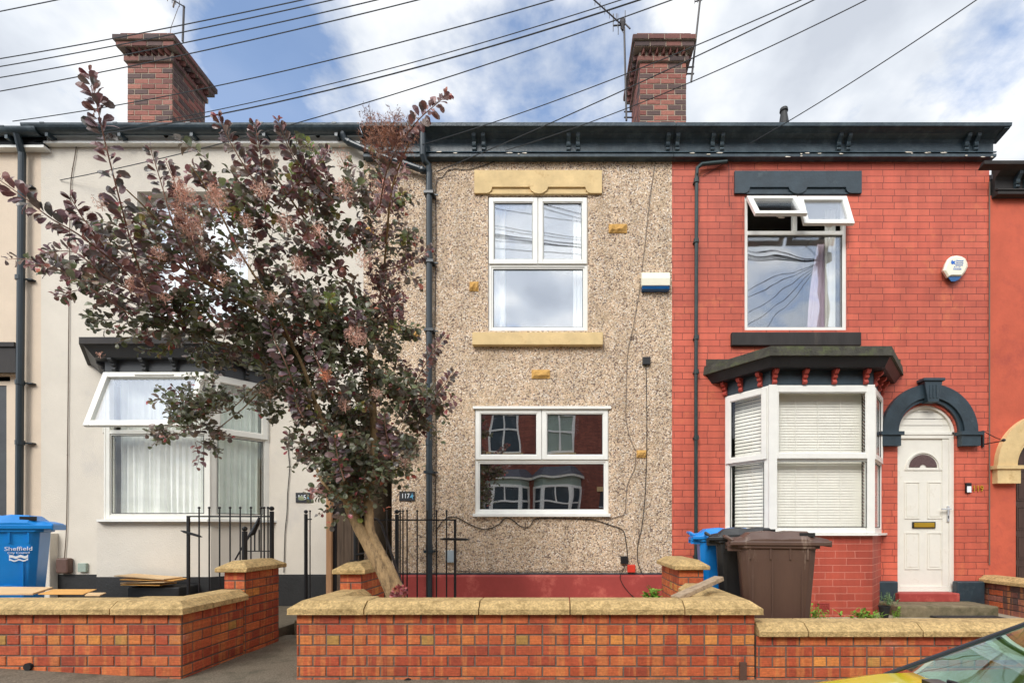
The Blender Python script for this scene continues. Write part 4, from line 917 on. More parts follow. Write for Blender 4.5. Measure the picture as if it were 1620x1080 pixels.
# corner mitres
def corner_stone(xo, s, t, xin):
    """L-shaped corner: front run ends in a hip"""
    m = MB(); z0 = WT+.0008; e = .045; zt = z0+.098; xe = xo+s*.045; yf = DW-.0455; yb = DW+.2855; xi = xin
    c = .075
    base = [(xi, yf), (xe, yf), (xe, yb), (xi, yb)]; top = [(xi, yf+c), (xe-s*c, yf+c), (xe-s*c, yb), (xi, yb-c*0)]
    vs = [(a, b_, z0) for a, b_ in base]+[(a, b_, z0+e) for a, b_ in base]+[(a, b_, zt) for a, b_ in top]
    fs = [(0, 1, 2, 3), (8, 9, 10, 11)]+[(i, (i+1) % 4, 4+(i+1) % 4, 4+i) for i in range(4)]+[(4+i, 4+(i+1) % 4, 8+(i+1) % 4, 8+i) for i in range(4)]
    if s < 0: fs = [tuple(reversed(f)) for f in fs]
    m.add(vs, fs); m.build('corner_coping', M_['coping'], t, bevel=.003)
for o in [c for c in gw.children if c.name.startswith('coping_stone')]:
    xs_ = [v.co.x for v in o.data.vertices]
    if min(xs_) < j[1]-.3 or max(xs_) > j[-1]-.2: bpy.data.objects.remove(o, do_unlink=True)
corner_stone(cwx0, -1, gw, j[1]-.004); corner_stone(cwx1, 1, gw, j[4]+.004)
return_coping(cwx0, -1, DW+.29, 4.55, 1, gw); return_coping(cwx1, 1, DW+.29, 4.75, 1, gw); return_coping(cwx1, 1, 4.76, 5.02, 1, gw)
# left wall
lwx1 = X(287, DW); 
gl = garden_wall('garden_wall', 'orange brick front wall of the pale rendered house with pier beside the path', -9.5, lwx1, [(lwx1, 1, 4.5)], WT, [-9.45, -7.9, -6.3, X(-60, 3.7), X(172, 3.7), lwx1+.02],
    piers=[(lwx1-.2, lwx1+.002, 4.51, 5.07, Z(905, 4.46))])
for o in [c for c in gl.children if c.name.startswith('coping_stone')]:
    if max(v.co.x for v in o.data.vertices) > lwx1-.05: bpy.data.objects.remove(o, do_unlink=True)
corner_stone(lwx1, 1, gl, X(172, 3.7)+.004); return_coping(lwx1, 1, DW+.29, 4.5, 2, gl)
# 119 wall, one step lower
rz = Z(1007, 3.705)
gr = garden_wall('garden_wall', 'lower orange brick front wall of the red house beside the bins', cwx1+.004, 10.5, [], rz, [cwx1+.01, X(1280, 3.7), X(1462, 3.7), 4.1, 5.3, 6.5, 7.7, 9.1, 10.5])
# side wall between 119 and 121
t = thing('garden_wall', 'short side wall of old brick with buff coping beside the front door', 'wall', (6.0, 6.3, 0))
b = MB(); core = MB(); sx = X(1553, DF); z_ = .46; core.box(sx+.012, sx+.2, 4.5, DF-.01, 0, z_-.003); bricks(b, (sx, DF-.003, 0), (0, -1, 0), (-1, 0, 0), DF-4.5, z_, pal=CH+REDS[:2], hpal=CH); bricks(b, (sx, 4.488, 0), (1, 0, 0), (0, -1, 0), .21, z_, pal=CH, hpal=CH)
w_ = b.build('brickwork', M_['brick'], t); core.build('mortar', M_['mortar'], w_)
for a, c in ((6.5, 6.795), (5.7, 6.495), (4.9, 5.695)): coping_run(a, c, sx-.05, sx+.26, z_, 'coping_stone', t, axis='y')

# step at the mouth of the path
mb = MB(); mb.box(lwx1, cwx0+.0, 5.35, 6.2, 0, .19); tag(mb.build('path_step', M_['mossconc'], bevel=.015), 'mossy concrete step at the end of the path between the two brick walls', 'step')
mb = MB(); mb.box(ps[0], ps[1], 6.2, 11.5, -.1, .16); mb.box(lwx1, ps[0], 6.2, 6.78, -.1, .16); struct('passage_floor', mb, M_['concrete'])

# ================================================================== gates and railings
def bars(mb, pxs, d, ztop, zbot, r=.008, ball=.014):
    for q in pxs: x = X(q, d); mb.tube([(x, d, zbot), (x, d, ztop)], r, 6); mb.ball((x, d, ztop+ball*.6), ball, 8)
def gate(name, label, d, posts, pxs, rails, px0, px1, ytop, ybot_z, end, latch, group=None):
    t = thing(name, label, 'gate', (X(posts[0], d), d, .1))
    zt = Z(ytop, d); f = MB()
    for zr in rails: f.box(X(px0, d), X(px1, d), d-.008, d+.008, zr-.008, zr+.008)
    f.box(X(end, d)-.012, X(end, d)+.012, d-.012, d+.012, ybot_z, rails[0]+.008)
    fo = f.build('gate_frame', M_['iron'], t)
    for q in pxs:
        m = MB(); bars(m, (q,), d, zt, ybot_z); m.build('bar', M_['iron'], t)
    for q in posts:
        m = MB(); x = X(q, d); m.tube([(x, d, .05), (x, d, zt-.03)], .022, 10); m.ball((x, d, zt), .026, 10); m.build('gate_post', M_['iron'], t)
    if latch:
        m = MB(); a, b_ = P(latch[0], latch[1], d-.03), P(latch[2], latch[3], d-.03); m.tube([a, a+(b_-a)*.15, a+(b_-a)*.85, b_], [.004, .014, .014, .003], 6); m.build('latch', M_['iron'], t)
    return t
g1 = gate('iron_gate', 'black iron gate with ball finials in front of the pale house bay', 5.2, (430,), (315, 331, 347.5, 364, 380, 397, 413, 418, 424), (Z(816.5, 5.2),), 297, 430, 804, .15, 298, (286, 839, 320, 849))
m = MB(); m.box(X(391, 5.2), X(428, 5.2), 5.192, 5.208, Z(872, 5.2), Z(870.5, 5.2)); bars(m, (403, 410), 5.21, Z(838, 5.2), Z(871, 5.2), ball=.006)
m.build('lower_rail', M_['iron'], g1)
m = MB(); a_ = P(410, 820, 5.1); m.tube([P(372, 885, 5.1), P(385, 862, 5.1), P(400, 840, 5.1), P(409, 822, 5.1)], .009, 6); m.tube([P(391, 850, 5.12), P(400, 842, 5.12), P(408, 826, 5.12), P(410, 818, 5.12)], [.006, .03, .022, .01], 8); m.build('brace', M_['iron'], g1)
m = MB(); x = X(387, 4.75); m.tube([(x, 4.75, Z(908, 4.46)+.09), (x, 4.75, Z(840, 4.75))], .024, 10); m.ball((x, 4.75, Z(836, 4.75)), .026, 10); m.box(x-.04, x+.04, 4.71, 4.79, Z(908, 4.46)+.1, Z(908, 4.46)+.112)
tag(m.build('gate_post', M_['iron']), 'short black iron post with ball top on the brick pier by the path', 'post')
g2 = gate('iron_railing', 'narrow black iron post and single bar standing against the pale wall by the passage', 6.3, (484,), (490.5,), (Z(821, 6.3),), 484, 493, 809, .15, 484, None)
g3 = gate('iron_gate', 'black iron gate with ball finials in front of the pebbledash and drainpipe', 5.3, (628,), (590, 612, 633, 637.5, 644, 660, 675.5, 690.5, 706.5), (Z(822, 5.3),), 588, 720, 809, .12, 720, (696, 852, 744, 853))
m = MB(); m.tube([P(588, 820, 5.0), P(597, 821, 5.0), P(604, 830, 5.0), P(641, 940, 5.0)], .014, 8); m.tube([P(612, 806, 5.0), P(612, 900, 5.0)], .006, 6); m.build('brace', M_['mast'], g3)
m = MB(); x = X(563, 4.8); m.tube([(x, 4.8, Z(908, 4.45)+.08), (x, 4.8, Z(838, 4.8))], .022, 10); m.box(x-.04, x+.04, 4.76, 4.84, Z(908, 4.45)+.1, Z(908, 4.45)+.112); m.tube([P(563, 877, 4.78), P(576, 875, 4.78)], .01, 6)
tag(m.build('gate_post', M_['iron']), 'short black iron post on the brick pier behind the tree trunk', 'post')
# passage fence
t = thing('fence_panel', 'weathered brown board fence panel beside a new timber post at the passage', 'fence', (X(545, 6.3), 6.3, .1))
m = MB(); rr = random.Random(3)
for i in range(3):
    x = X(533, 6.3)+i*.095; m.box(x, x+.09, 6.3+i*.002, 6.32+i*.002, .16, Z(812, 6.3)+rr.uniform(-.03, .02))
m.build('boards', M_['fence'], t)
m = MB(); m.box(X(518, 6.3), X(526.5, 6.3), 6.26, 6.33, .15, Z(700, 6.3)); m.build('post', M_['newtimber'], t, bevel=.004)
m = MB(); m.box(X(526.8, 6.3), X(532, 6.3), 6.3, 6.32, .16, Z(800, 6.3)); m.build('gap_strip', M_['iron'], t)

# ================================================================== bins
def bin_(name, label, m_body, loc, m_lid=None, sz=1.0, sx=1.0, print_=False, group=None, rot=0):
    t = thing(name, label, 'wheelie bin', loc, group); t.rotation_euler[2] = R(rot); ox, oy, oz = loc
    def q(b_): b_.v = [(v[0]*sx+ox, v[1]+oy, v[2]*sz+oz) for v in b_.v]; return b_
    b = MB(); W_ = .58
    rings = [(.0, .155, .60, .06, .52), (.05, .14, .61, .05, .53), (.86, .085, .665, .01, .57), (.955, .08, .67, .008, .572), (.957, .06, .70, -.01, .59), (1.0, .06, .70, -.01, .59)]
    vs = []
    def ring(x0, x1, y0, y1, c=.05): return [(x0+c, y0), (x1-c, y0), (x1, y0+c), (x1, y1-c), (x1-c, y1), (x0+c, y1), (x0, y1-c), (x0, y0+c)]
    for (z, x0, x1, y0, y1) in rings: vs += [(p[0], p[1], z) for p in ring(x0, x1, y0, y1)]
    n = 8; fs = [(i*n+k, i*n+(k+1) % n, (i+1)*n+(k+1) % n, (i+1)*n+k) for i in range(len(rings)-1) for k in range(n)]+[tuple(range(n-1, -1, -1))]
    b.add(vs, fs); q(b).build('body', m_body, t, bevel=.008)
    rb = MB()
    for xx in (.16, .32, .47, .6): rb.box(xx-.007, xx+.007, -.005, .02, .86, .955)
    rb.box(.175, .19, .012, .028, .2, .8); rb.box(.33, .342, .008, .025, .1, .86); rb.box(.555, .565, .01, .028, .2, .8)
    q(rb).build('rib', m_body, t)
    if print_:
        # raised recess outline of the side panel
        o = MB(); o.tube([(.30, .016, .1), (.30, .014, .40), (.33, .012, .45), (.38, .011, .47), (.48, .011, .47), (.53, .012, .45), (.55, .014, .40), (.55, .016, .1)], .007, 6); q(o).build('panel_rim', m_body, t)
    l = MB(); K = 9
    prof = [(.0, .0), (.02, .04), (.10, .055), (.16, .10), (.30, .115), (.40, .10), (.48, .115), (.60, .11), (.655, .06), (.70, .055), (.765, .035), (.765, .0)]
    for s, (y0, y1) in enumerate(((-.02, .60),)):
        c = .07; vs = []
        for (x, z) in prof: vs.append((x, y0, z*.35+1.003)); 
        for (x, z) in prof: vs.append((x, y0+.05, z+1.003))
        for (x, z) in prof: vs.append((x, y1-.05, z+1.003))
        for (x, z) in prof: vs.append((x, y1, z*.35+1.003))
        n = len(prof); fs = [(r*n+i, r*n+i+1, (r+1)*n+i+1, (r+1)*n+i) for r in range(3) for i in range(n-1)]
        base = len(vs); vs += [(0, y0, 1.002), (.765, y0, 1.002), (.765, y1, 1.002), (0, y1, 1.002)]; fs += [tuple(range(n))[::-1], tuple(range(3*n, 4*n))]
        l.add(vs, fs)
    l.box(-.0, .77, -.024, -.012, .985, 1.022); l.box(-.0, .77, .592, .604, .985, 1.022); l.box(.758, .775, -.02, .6, .975, 1.03)
    q(l).build('lid', m_lid or m_body, t, bevel=.006)
    s = MB(); s.box(.54, .655, .0, .02, 1.065, 1.10); q(s).build('lid_grip', M_['rubber'], t)
    h = MB(); h.tube([(.02, .0, 1.03), (-.03, .0, 1.06), (-.03, .58, 1.06), (.02, .58, 1.03)], .016, 8); h.box(-.02, .1, .04, .09, .93, 1.0); h.box(-.02, .1, .49, .54, .93, 1.0); h.tube([(.0, .03, .985), (.0, .56, .985)], .02, 8); q(h).build('handle', m_body, t)
    for yy in (.0, .53):
        wv = MB(); wv.tube([(.12, yy, .1), (.12, yy+.05, .1)], .1, 16); q(wv).build('wheel', M_['rubber'], t)
    return t
bl_ = bin_('wheelie_bin', 'brown wheelie bin nearest the street behind the low brick wall', M_['binbrown'], (1.60, 4.45, GZ), sz=1.0, sx=1.08, rot=-17, group='bins in the yard of the red house')
bin_('wheelie_bin', 'black wheelie bin between the brown bin and the blue bin', M_['binblack'], (1.61, 5.12, GZ), sz=1.03, sx=1.0, rot=-17, group='bins in the yard of the red house')
bin_('wheelie_bin', 'blue wheelie bin farthest back, mostly hidden by the black bin', M_['binblue'], (1.60, 5.68, GZ), sz=1.03, sx=1.0, rot=-12, group='bins in the yard of the red house')
b4 = bin_('wheelie_bin', 'bright blue wheelie bin at the left edge by the cream house', M_['binblue'], (-5.86, 4.5, .12), sz=1.1, sx=1.03, print_=True, rot=37)
def text(s, size, loc, m, parent, name='lettering', align='CENTER', depth=.002, rot=(R(90), 0, 0), xs=1.0):
    cu = bpy.data.curves.new(name, 'FONT'); cu.body = s; cu.size = size; cu.extrude = depth; cu.align_x = align; cu.align_y = 'CENTER'; cu.resolution_u = 3
    o = bpy.data.objects.new(name, cu); COL.objects.link(o)
    dg = bpy.context.evaluated_depsgraph_get(); me = bpy.data.meshes.new_from_object(o.evaluated_get(dg)); bpy.data.objects.remove(o, do_unlink=True)
    M = Matrix.Translation(loc) @ Matrix.Rotation(rot[2], 4, 'Z') @ Matrix.Rotation(rot[0], 4, 'X') @ Matrix.Diagonal((xs, 1, 1, 1))
    me.transform(M); me.materials.clear(); me.materials.append(m)
    r = bpy.data.objects.new(name, me); COL.objects.link(r)
    if parent is not None:
        L = Vector((0, 0, 0)); qd = parent
        while qd is not None: L += qd.location; qd = qd.parent
        r.parent = parent; r.location = -L
    return r
ex, ey, ez = b4.location; bxl = .55
text('Sheffield', .058, (ex+bxl, ey+.004, ez+.885), M_['whiteprint'], b4, depth=.003)
text('City Council', .03, (ex+bxl, ey+.006, ez+.845), M_['whiteprint'], b4, depth=.003)
for k, (zz_, hh) in enumerate(((.805, .026), (.770, .014))):
    m = MB(); vs = []
    for i in range(13):
        xq = ex+bxl-.065+.13*i/12; zc = ez+zz_+.007*math.sin(i*1.1+k); vs += [(xq, ey+.006, zc-hh/2), (xq, ey+.006, zc+hh/2+(.008 if i in (0, 12) else 0))]
    m.add(vs, [(2*i, 2*i+2, 2*i+3, 2*i+1) for i in range(12)])
    m.build('council_emblem', M_['whiteprint'], b4)

# ================================================================== small fixtures on the walls
def plaque(num, a, b_, c, d, lab):
    t = thing('house_number_plaque', lab, 'sign', (X((a+b_)/2, DF), DF-.01, Z(d, DF)))
    m = MB(); m.box(X(a, DF), X(b_, DF), DF-.016, DF-.002, Z(d, DF), Z(c, DF)); m.build('slate', M_['slateplaque'], t, bevel=.003)
    cx_ = X(a+(b_-a)*.41, DF); cz = Z((c+d)/2, DF); text(num, (Z(c, DF)-Z(d, DF))*.7, (cx_, DF-.018, cz), M_['whiteprint'], t, name='numerals', xs=.85)
    m = MB(); s = (X(b_, DF)-X(a, DF)); bx = X(a+(b_-a)*.8, DF); yy = DF-.0185
    bird = [(-.10, -.05), (-.02, .02), (.02, .12), (.05, .22), (.06, .10), (.10, .06), (.13, .03), (.09, .0), (.08, -.08), (.10, -.22), (.05, -.14), (.02, -.08), (-.04, -.08), (-.11, -.10)]
    n = len(bird); m.add([(bx+p[0]*s, yy-.002, cz+p[1]*s) for p in bird]+[(bx+p[0]*s, yy+.002, cz+p[1]*s) for p in bird], [tuple(range(n)), tuple(range(2*n-1, n-1, -1))]+[(i, n+i, n+(i+1) % n, (i+1) % n) for i in range(n)])
    m.build('bird_motif', M_['birdblue'], t)
    m = MB()
    for q in (a+1.2, b_-1.2): m.ball((X(q, DF), DF-.017, cz+.005), .008, 6)
    m.build('screw', M_['chrome'], t)
plaque('115', 468.5, 493, 779, 794.5, 'dark slate plaque reading 115 with a blue bird on the pale render')
plaque('117', 632, 656.5, 777, 792, 'dark slate plaque reading 117 with a blue bird on the pebbledash')
o = text('119', .125, (X(1546, DF), DF-.012, Z(773, DF)), M_['brass'], None, name='house_numerals', depth=.006, xs=.85); tag(o, 'brass numerals 119 screwed to the red brick right of the door', 'house number')
# alarm boxes
t = thing('alarm_box', 'cream rectangular alarm box with blue base on the pebbledash corner', 'alarm', (X(1037, 6.75), DF, Z(459, DF)))
m = MB(); x0, x1 = X(1015, 6.72), X(1060, 6.72); m.prism([(DF-.001, Z(452, 6.72)), (6.71, Z(452, 6.72)), (6.70, Z(440, 6.7)), (6.72, Z(431, 6.72)), (DF-.001, Z(430, 6.72))], x0, x1, 'x'); m.build('casing', M_['alarm'], t, bevel=.006)
m = MB(); m.prism([(DF-.001, Z(452.3, 6.72)), (6.715, Z(452.3, 6.72)), (6.725, Z(457, 6.72)), (6.76, Z(460, 6.75)), (DF-.001, Z(461, 6.78))], x0+.01, x1-.005, 'x'); m.build('blue_lens', M_['alarmblue'], t, bevel=.004)
t = thing('alarm_box', 'cream rounded shield alarm box with blue lettering high on the red brick', 'alarm', (X(1511, 6.75), DF, Z(445, DF)))
pts = [(1492, 428), (1495, 418), (1500, 409), (1505, 405.5), (1513, 404.3), (1521, 405.5), (1527, 409), (1530.5, 416), (1531, 422), (1527, 430), (1521.5, 437), (1503, 437), (1499, 439)]
m = MB(); n = len(pts); yf = 6.71; cx_, cz_ = 1512, 421
A = [(X(p[0]-2, 6.79), 6.795, Z(p[1]+1.5, 6.79)) for p in pts]; B = [(X(p[0], yf+.02), yf+.02, Z(p[1], yf+.02)) for p in pts]; C = [(X(cx_+(p[0]-cx_)*.84+1, yf), yf, Z(cz_+(p[1]-cz_)*.84, yf)) for p in pts]
m.add(A+B+C, [(i, (i+1) % n, n+(i+1) % n, n+i) for i in range(n)]+[(n+i, n+(i+1) % n, 2*n+(i+1) % n, 2*n+i) for i in range(n)]+[tuple(range(2*n, 3*n))]); m.build('casing', M_['alarm'], t, bevel=.004)
m = MB(); q1 = [(1499.5, 438), (1521, 437.5), (1517, 442), (1511, 445), (1505, 445)]; k = len(q1)
m.add([(X(p[0]-1, 6.79), 6.79, Z(p[1]+1, 6.79)) for p in q1]+[(X(p[0], 6.73), 6.73, Z(p[1], 6.73)) for p in q1], [(i, (i+1) % k, k+(i+1) % k, k+i) for i in range(k)]+[tuple(range(k, 2*k)), tuple(range(k-1, -1, -1))]); m.build('blue_lens', M_['alarmblue'], t)
for (s, xq, yq, sz_) in (('General', 1518.5, 412.3, .032), ('Security', 1518.5, 415.6, .032), ('Systems', 1517.5, 419, .032), ('0 1 1 4', 1514.5, 422.2, .03), ('2422226', 1514.5, 425.5, .032)):
    v = P(xq, yq, yf-.003); text(s, sz_, tuple(v), M_['bluetext'], t, depth=.001)
m = MB(); ph = [(1504.6, 415), (1505.5, 412), (1507, 411), (1507.5, 413), (1510, 413), (1511.6, 412.4), (1511.6, 414), (1509.5, 415), (1511.4, 416.5), (1511.4, 418), (1508, 417.2), (1507, 418.4), (1505.4, 417.4)]
m.add([(X(p[0], yf-.003), yf-.003, Z(p[1], yf-.003)) for p in ph], [tuple(range(len(ph)))]); m.build('logo', M_['bluetext'], t)
def fixture(name, lab, cat, a, b_, c, d, m, dep=.05, bevel=.006, Dp=DF):
    q = MB(); q.box(X(a, DF), X(b_, DF), DF-dep, DF-.002, Z(d, DF), Z(c, DF)); return tag(q.build(name, m, bevel=bevel), lab, cat)
fixture('junction_box', 'small black junction box high on the pebbledash with a cable hanging below', 'junction box', 1016, 1028, 566, 578, M_['iron'])
fixture('junction_box', 'small black square box low on the pebbledash left of the red one', 'junction box', 981.5, 993, 879, 891, M_['iron'])
fixture('junction_box', 'small red square box just above the red plinth', 'junction box', 992, 1004.5, 892.5, 904.5, M_['redplastic'])
fixture('meter_box', 'pale grey box behind the iron gate on the pebbledash', 'meter box', 706, 720, 870, 889, M_['grey_plastic'])
fixture('vent_cover', 'brown hooded cover low on the pale wall with a cable above', 'vent cover', 98, 117, 882, 906, M_['brown_plastic'], .09, .02)
fixture('socket_cover', 'small grey green cover beside the brown hooded cover', 'socket cover', 127, 140, 890, 904, M_['greygreen'], .04)
t = thing('outdoor_lamp', 'black wall lamp under the tree canopy on the pebbledash by the passage', 'lamp', (X(640, DF), DF, Z(712, DF)))
m = MB(); m.box(X(626, 6.7), X(655, 6.7), 6.66, 6.72, Z(712, 6.7), Z(690, 6.7)); m.build('casing', M_['iron'], t, bevel=.01); m = MB(); m.box(X(636, 6.7), X(645, 6.7), 6.72, DF-.002, Z(705, 6.7), Z(696, 6.7)); m.build('bracket', M_['iron'], t)
t = thing('doorbell', 'black and white doorbell between the door and the brass numerals', 'doorbell', (X(1530, DF), DF, Z(780, DF)))
m = MB(); m.box(X(1526, DF), X(1534.5, DF), DF-.03, DF-.002, Z(779.5, DF), Z(763.5, DF)); m.build('casing', M_['iron'], t, bevel=.004); m = MB(); m.box(X(1527, DF), X(1533.5, DF), DF-.034, DF-.03, Z(778.5, DF), Z(769, DF)); m.build('white_plate', M_['whiteprint'], t)
# hanging basket bracket
m = MB(); xb = X(1557, 6.76); m.box(xb-.012, xb+.012, 6.77, DF-.002, Z(707, 6.78), Z(681, 6.78)); m.tube([P(1558, 702, 6.76), P(1570, 700, 6.55), P(1588, 697, 6.3)], .007, 6); m.tube([P(1558, 683, 6.76), P(1575, 692, 6.5), P(1588, 697, 6.3)], .006, 6); m.ball(P(1588, 696, 6.3), .022, 8)
tag(m.build('hanging_bracket', M_['iron']), 'thin black iron basket bracket on the red wall right of the arch', 'bracket')
# cables on walls
def cab(name, lab, pts, r=.006, m=None, d=6.785, knots=()):
    q = MB(); P_ = [P(a, b_, d) for a, b_ in pts]; S = []
    for i in range(len(P_)-1):
        p0, p1, p2, p3 = P_[max(i-1, 0)], P_[i], P_[i+1], P_[min(i+2, len(P_)-1)]
        for k in range(5):
            t_ = k/5; S.append(.5*((2*p1)+(-p0+p2)*t_+(2*p0-5*p1+4*p2-p3)*t_**2+(-p0+3*p1-3*p2+p3)*t_**3))
    S.append(P_[-1]); q.tube(S, r, 5)
    L = len(S)
    for i in range(8, L, 14): q.ball(S[i]+Vector((0, -.002, 0)), r*1.6, 6)
    return tag(q.build(name, m or M_['cable']), lab, 'cable')
cab('wall_cable', 'thin cable running from the cornice past the cream alarm box down the pebbledash', [(1038, 250), (1030, 300), (1022, 370), (1013, 450), (1003, 510), (993, 560), (991, 620), (990, 660), (996, 690), (1005, 712)], .005, M_['cablegrey'])
cab('wall_cable', 'thin cable hanging straight down from the high black junction box', [(1022, 578), (1023, 640), (1023, 720), (1020, 790), (1015, 835), (1009, 862), (1009, 888), (1018, 910), (1030, 925)], .0055)
cab('wall_cable', 'dark cable from the ochre stone down to the lower window corner', [(1005, 716), (1004, 740), (993, 765), (990, 790), (988, 812), (972, 818), (960, 820)], .005, M_['cablegrey'])
cab('wall_cable', 'black cable drooping under the lower window to the small black box', [(690, 838), (705, 820), (722, 818), (745, 830), (768, 837), (788, 830), (800, 819), (812, 823), (825, 833), (838, 832), (850, 820), (900, 820), (938, 822), (965, 830), (985, 838), (990, 855), (993, 880)], .0065)
cab('wall_cable', 'black cable running from the small black box down to the red plinth', [(990, 891), (986, 902), (981, 912), (986, 925), (996, 938), (1004, 945)], .0055, d=6.74)
cab('wall_cable', 'cable following the top edge of the red plinth', [(722, 902), (760, 904), (850, 904), (930, 903), (975, 903), (986, 900)], .004)
cab('wall_cable', 'thin cable clipped along the right side of the tall drainpipe', [(870, 236), (800, 250), (765, 262), (740, 268), (712, 268), (700, 280), (690, 292), (690, 380), (689, 470), (688, 560), (690, 700), (689, 780), (686, 840)], .005, d=6.79)
cab('wall_cable', 'long thin cable down the pale wall left of the bay', [(123, 218), (118, 250), (113, 280), (111, 320), (110, 400), (109, 500), (108, 600), (107, 700), (106, 790), (105, 840), (102, 882)], .006, M_['cablegrey'])
cab('wall_cable', 'wavy cable down the pale wall right of the bay', [(458, 680), (456, 710), (458, 740), (455, 780), (454, 810), (451, 840), (450, 870), (449, 905)], .0055)
cab('wall_cable', 'short cable hanging on the red brick from the end of the thin pipe', [(1112, 278), (1130, 268), (1148, 258), (1153, 262), (1153, 300), (1154, 326)], .004)

# ================================================================== aerials
def aerial(lab, base, top, boom=None, els=(), brk=None, extra=None, r=.016):
    t = thing('tv_aerial', lab, 'aerial', tuple(base)); m = MB(); m.tube([base, (Vector(base)+Vector(top))/2, top], r, 8); m.build('mast', M_['mast'], t)
    if boom:
        m = MB(); m.tube(boom, .010, 6)
        a, b_ = Vector(boom[0]), Vector(boom[-1])
        for (f, up, dn) in els: c = a+(b_-a)*f; m.tube([c+Vector((0, 0, -dn)), c+Vector((0, 0, up))], .005, 5)
        m.build('boom', M_['mast'], t)
    if brk:
        m = MB()
        for (p0, p1) in brk: m.tube([p0, p1], .012, 6)
        m.build('wall_bracket', M_['mast'], t)
    if extra: extra(t)
    return t
d = 7.6
def head(t):
    m = MB(); c = P(985, 38, d); m.tube([c+Vector((0, 0, .09)), c+Vector((0, 0, .04)), c, c+Vector((.0, 0, -.1))], [.02, .05, .045, .02], 10); m.tube([c+Vector((.02, 0, .02)), c+Vector((.11, -.05, -.13))], .012, 6)
    m.tube([P(970, 41, d), P(984, 40, d)], .012, 6)
    for q, a, b_ in ((970, 22, 50), (978, 30, 55), (975, 22, 34), (989, 17, 30)): m.tube([P(q, a, d), P(q, b_, d)], .006, 5)
    m.tube([P(981, 44, d), P(988, 56, d)], .004, 5); m.build('dipole', M_['mast'], t)
aerial('tall aerial with long slanting boom left of the right chimney', P(991, 191, d), P(987.5, 44, d), [P(935, -4, 7.2), P(984, 40, d)], [(f, .05, .07) for f in (.12, .28, .43, .58, .72)]+[(.86, .12, .1)],
    [(P(988, 177, d), P(1000, 177, 7.75)), (P(988, 186, d), P(1000, 186, 7.75))], head)
aerial('leaning aerial mast fixed to the right side of the right chimney', P(1093.5, 130, 7.8), P(1107.5, 1, 7.8), [P(1099, 3, 7.8), P(1111, 0, 7.8)], [(.0, .05, .03), (.4, .05, .03), (.8, .05, .03)],
    [(P(1087, 107, 7.8), P(1098, 106, 7.8)), (P(1087, 117, 7.8), P(1098, 117, 7.8))])
def head2(t):
    m = MB(); m.tube([P(283, 10, 7.9), P(271, 42, 7.9), P(268, 60, 7.75)], .004, 5); m.tube([P(265, 2, 7.9), P(265, -6, 7.9)], .006, 5); m.tube([P(274, 12, 7.9), P(276, 3, 7.9)], .012, 6); m.build('aerial_lead', M_['cablegrey'], t)
aerial('small aerial standing on the left chimney', P(289, 66, 8.0), P(291, 10, 8.0), [P(270, -2, 7.9), P(293, 12, 8.0)], [(.1, .05, .06), (.35, .04, .05), (.6, .05, .05)], None, head2)
# ================================================================== overhead wires and pole
PT = P(2150, -440, 3.43)
pole = thing('telegraph_pole', 'brown timber telegraph pole out on the pavement carrying the overhead wires', 'telegraph pole', (PT.x, PT.y, 0))
m = MB(); m.tube([(PT.x, PT.y, 0), (PT.x, PT.y, PT.z+.5)], .13, 14, .10); m.build('shaft', M_['wood_pole'], pole)
m = MB(); m.tube([(PT.x, PT.y, PT.z-.05), (PT.x, PT.y, PT.z+.1)], .16, 14); m.build('wire_ring', M_['mast'], pole)
def owire(start, d0, ctl, lab, r=.0052, sag0=None):
    A = P(start[0], start[1], d0); B = PT.copy()
    def at(s, t): p = A+(B-A)*t; p.z -= 4*s*t*(1-t); return p
    def proj(p): return CX+p.x/p.y*F, CY-(p.z-H)/p.y*F
    lo, hi = -1.5, 3.0; s = .2
    if ctl:
        for _ in range(40):
            s = (lo+hi)/2; best = None
            for k in range(201):
                x, y = proj(at(s, k/200))
                if best is None or abs(x-ctl[0]) < best[0]: best = (abs(x-ctl[0]), y)
            if best[1] < ctl[1]: lo = s
            else: hi = s
    q = MB(); q.tube([at(s, k/30) for k in range(31)], r, 5)
    return tag(q.build('overhead_wire', M_['wire']), lab, 'wire', 'overhead wires crossing the sky')
owire((-400, 97), 6.6, (0, 18), 'highest overhead wire, crossing only the top left corner of the sky')
owire((-300, 137), 6.6, (405, 17), 'overhead wire crossing just above the left chimney, second from top on the left')
owire((-300, 150), 6.6, (405, 28), 'overhead wire touching the top of the left chimney')
owire((-300, 166), 6.6, (405, 45), 'overhead wire crossing the crown of the left chimney')
owire((-300, 190), 6.6, (405, 63), 'overhead wire crossing just below the toothed crown of the left chimney')
owire((20, 192), 6.6, (405, 122), 'overhead wire running across the middle of the left chimney shaft')
owire((115, 214), 6.6, (640, 103), 'thin overhead wire that starts at the white fascia and passes low over the left chimney', r=.0045)
owire((160, 212), 6.6, (640, 112), 'thick overhead wire low over the left chimney, middle of the close trio', r=.007)
owire((95, 285), 6.79, (640, 145), 'overhead wire that starts on the pale wall left of the tree')
owire((664, 230), 6.6, (985, 120), 'overhead wire leaving the dark cornice next to the tall drainpipe')
owire((690, 272), 6.79, (985, 143), 'overhead wire leaving the pebbledash just right of the tall drainpipe', r=.006)
owire((800, 238), 6.6, (1100, 127), 'overhead wire leaving the cornice above the upper pebbledash window')
owire((1185, 228), 6.6, (1400, 97), 'steep overhead wire from the cornice by the roof vent, rightmost of all', r=.006)

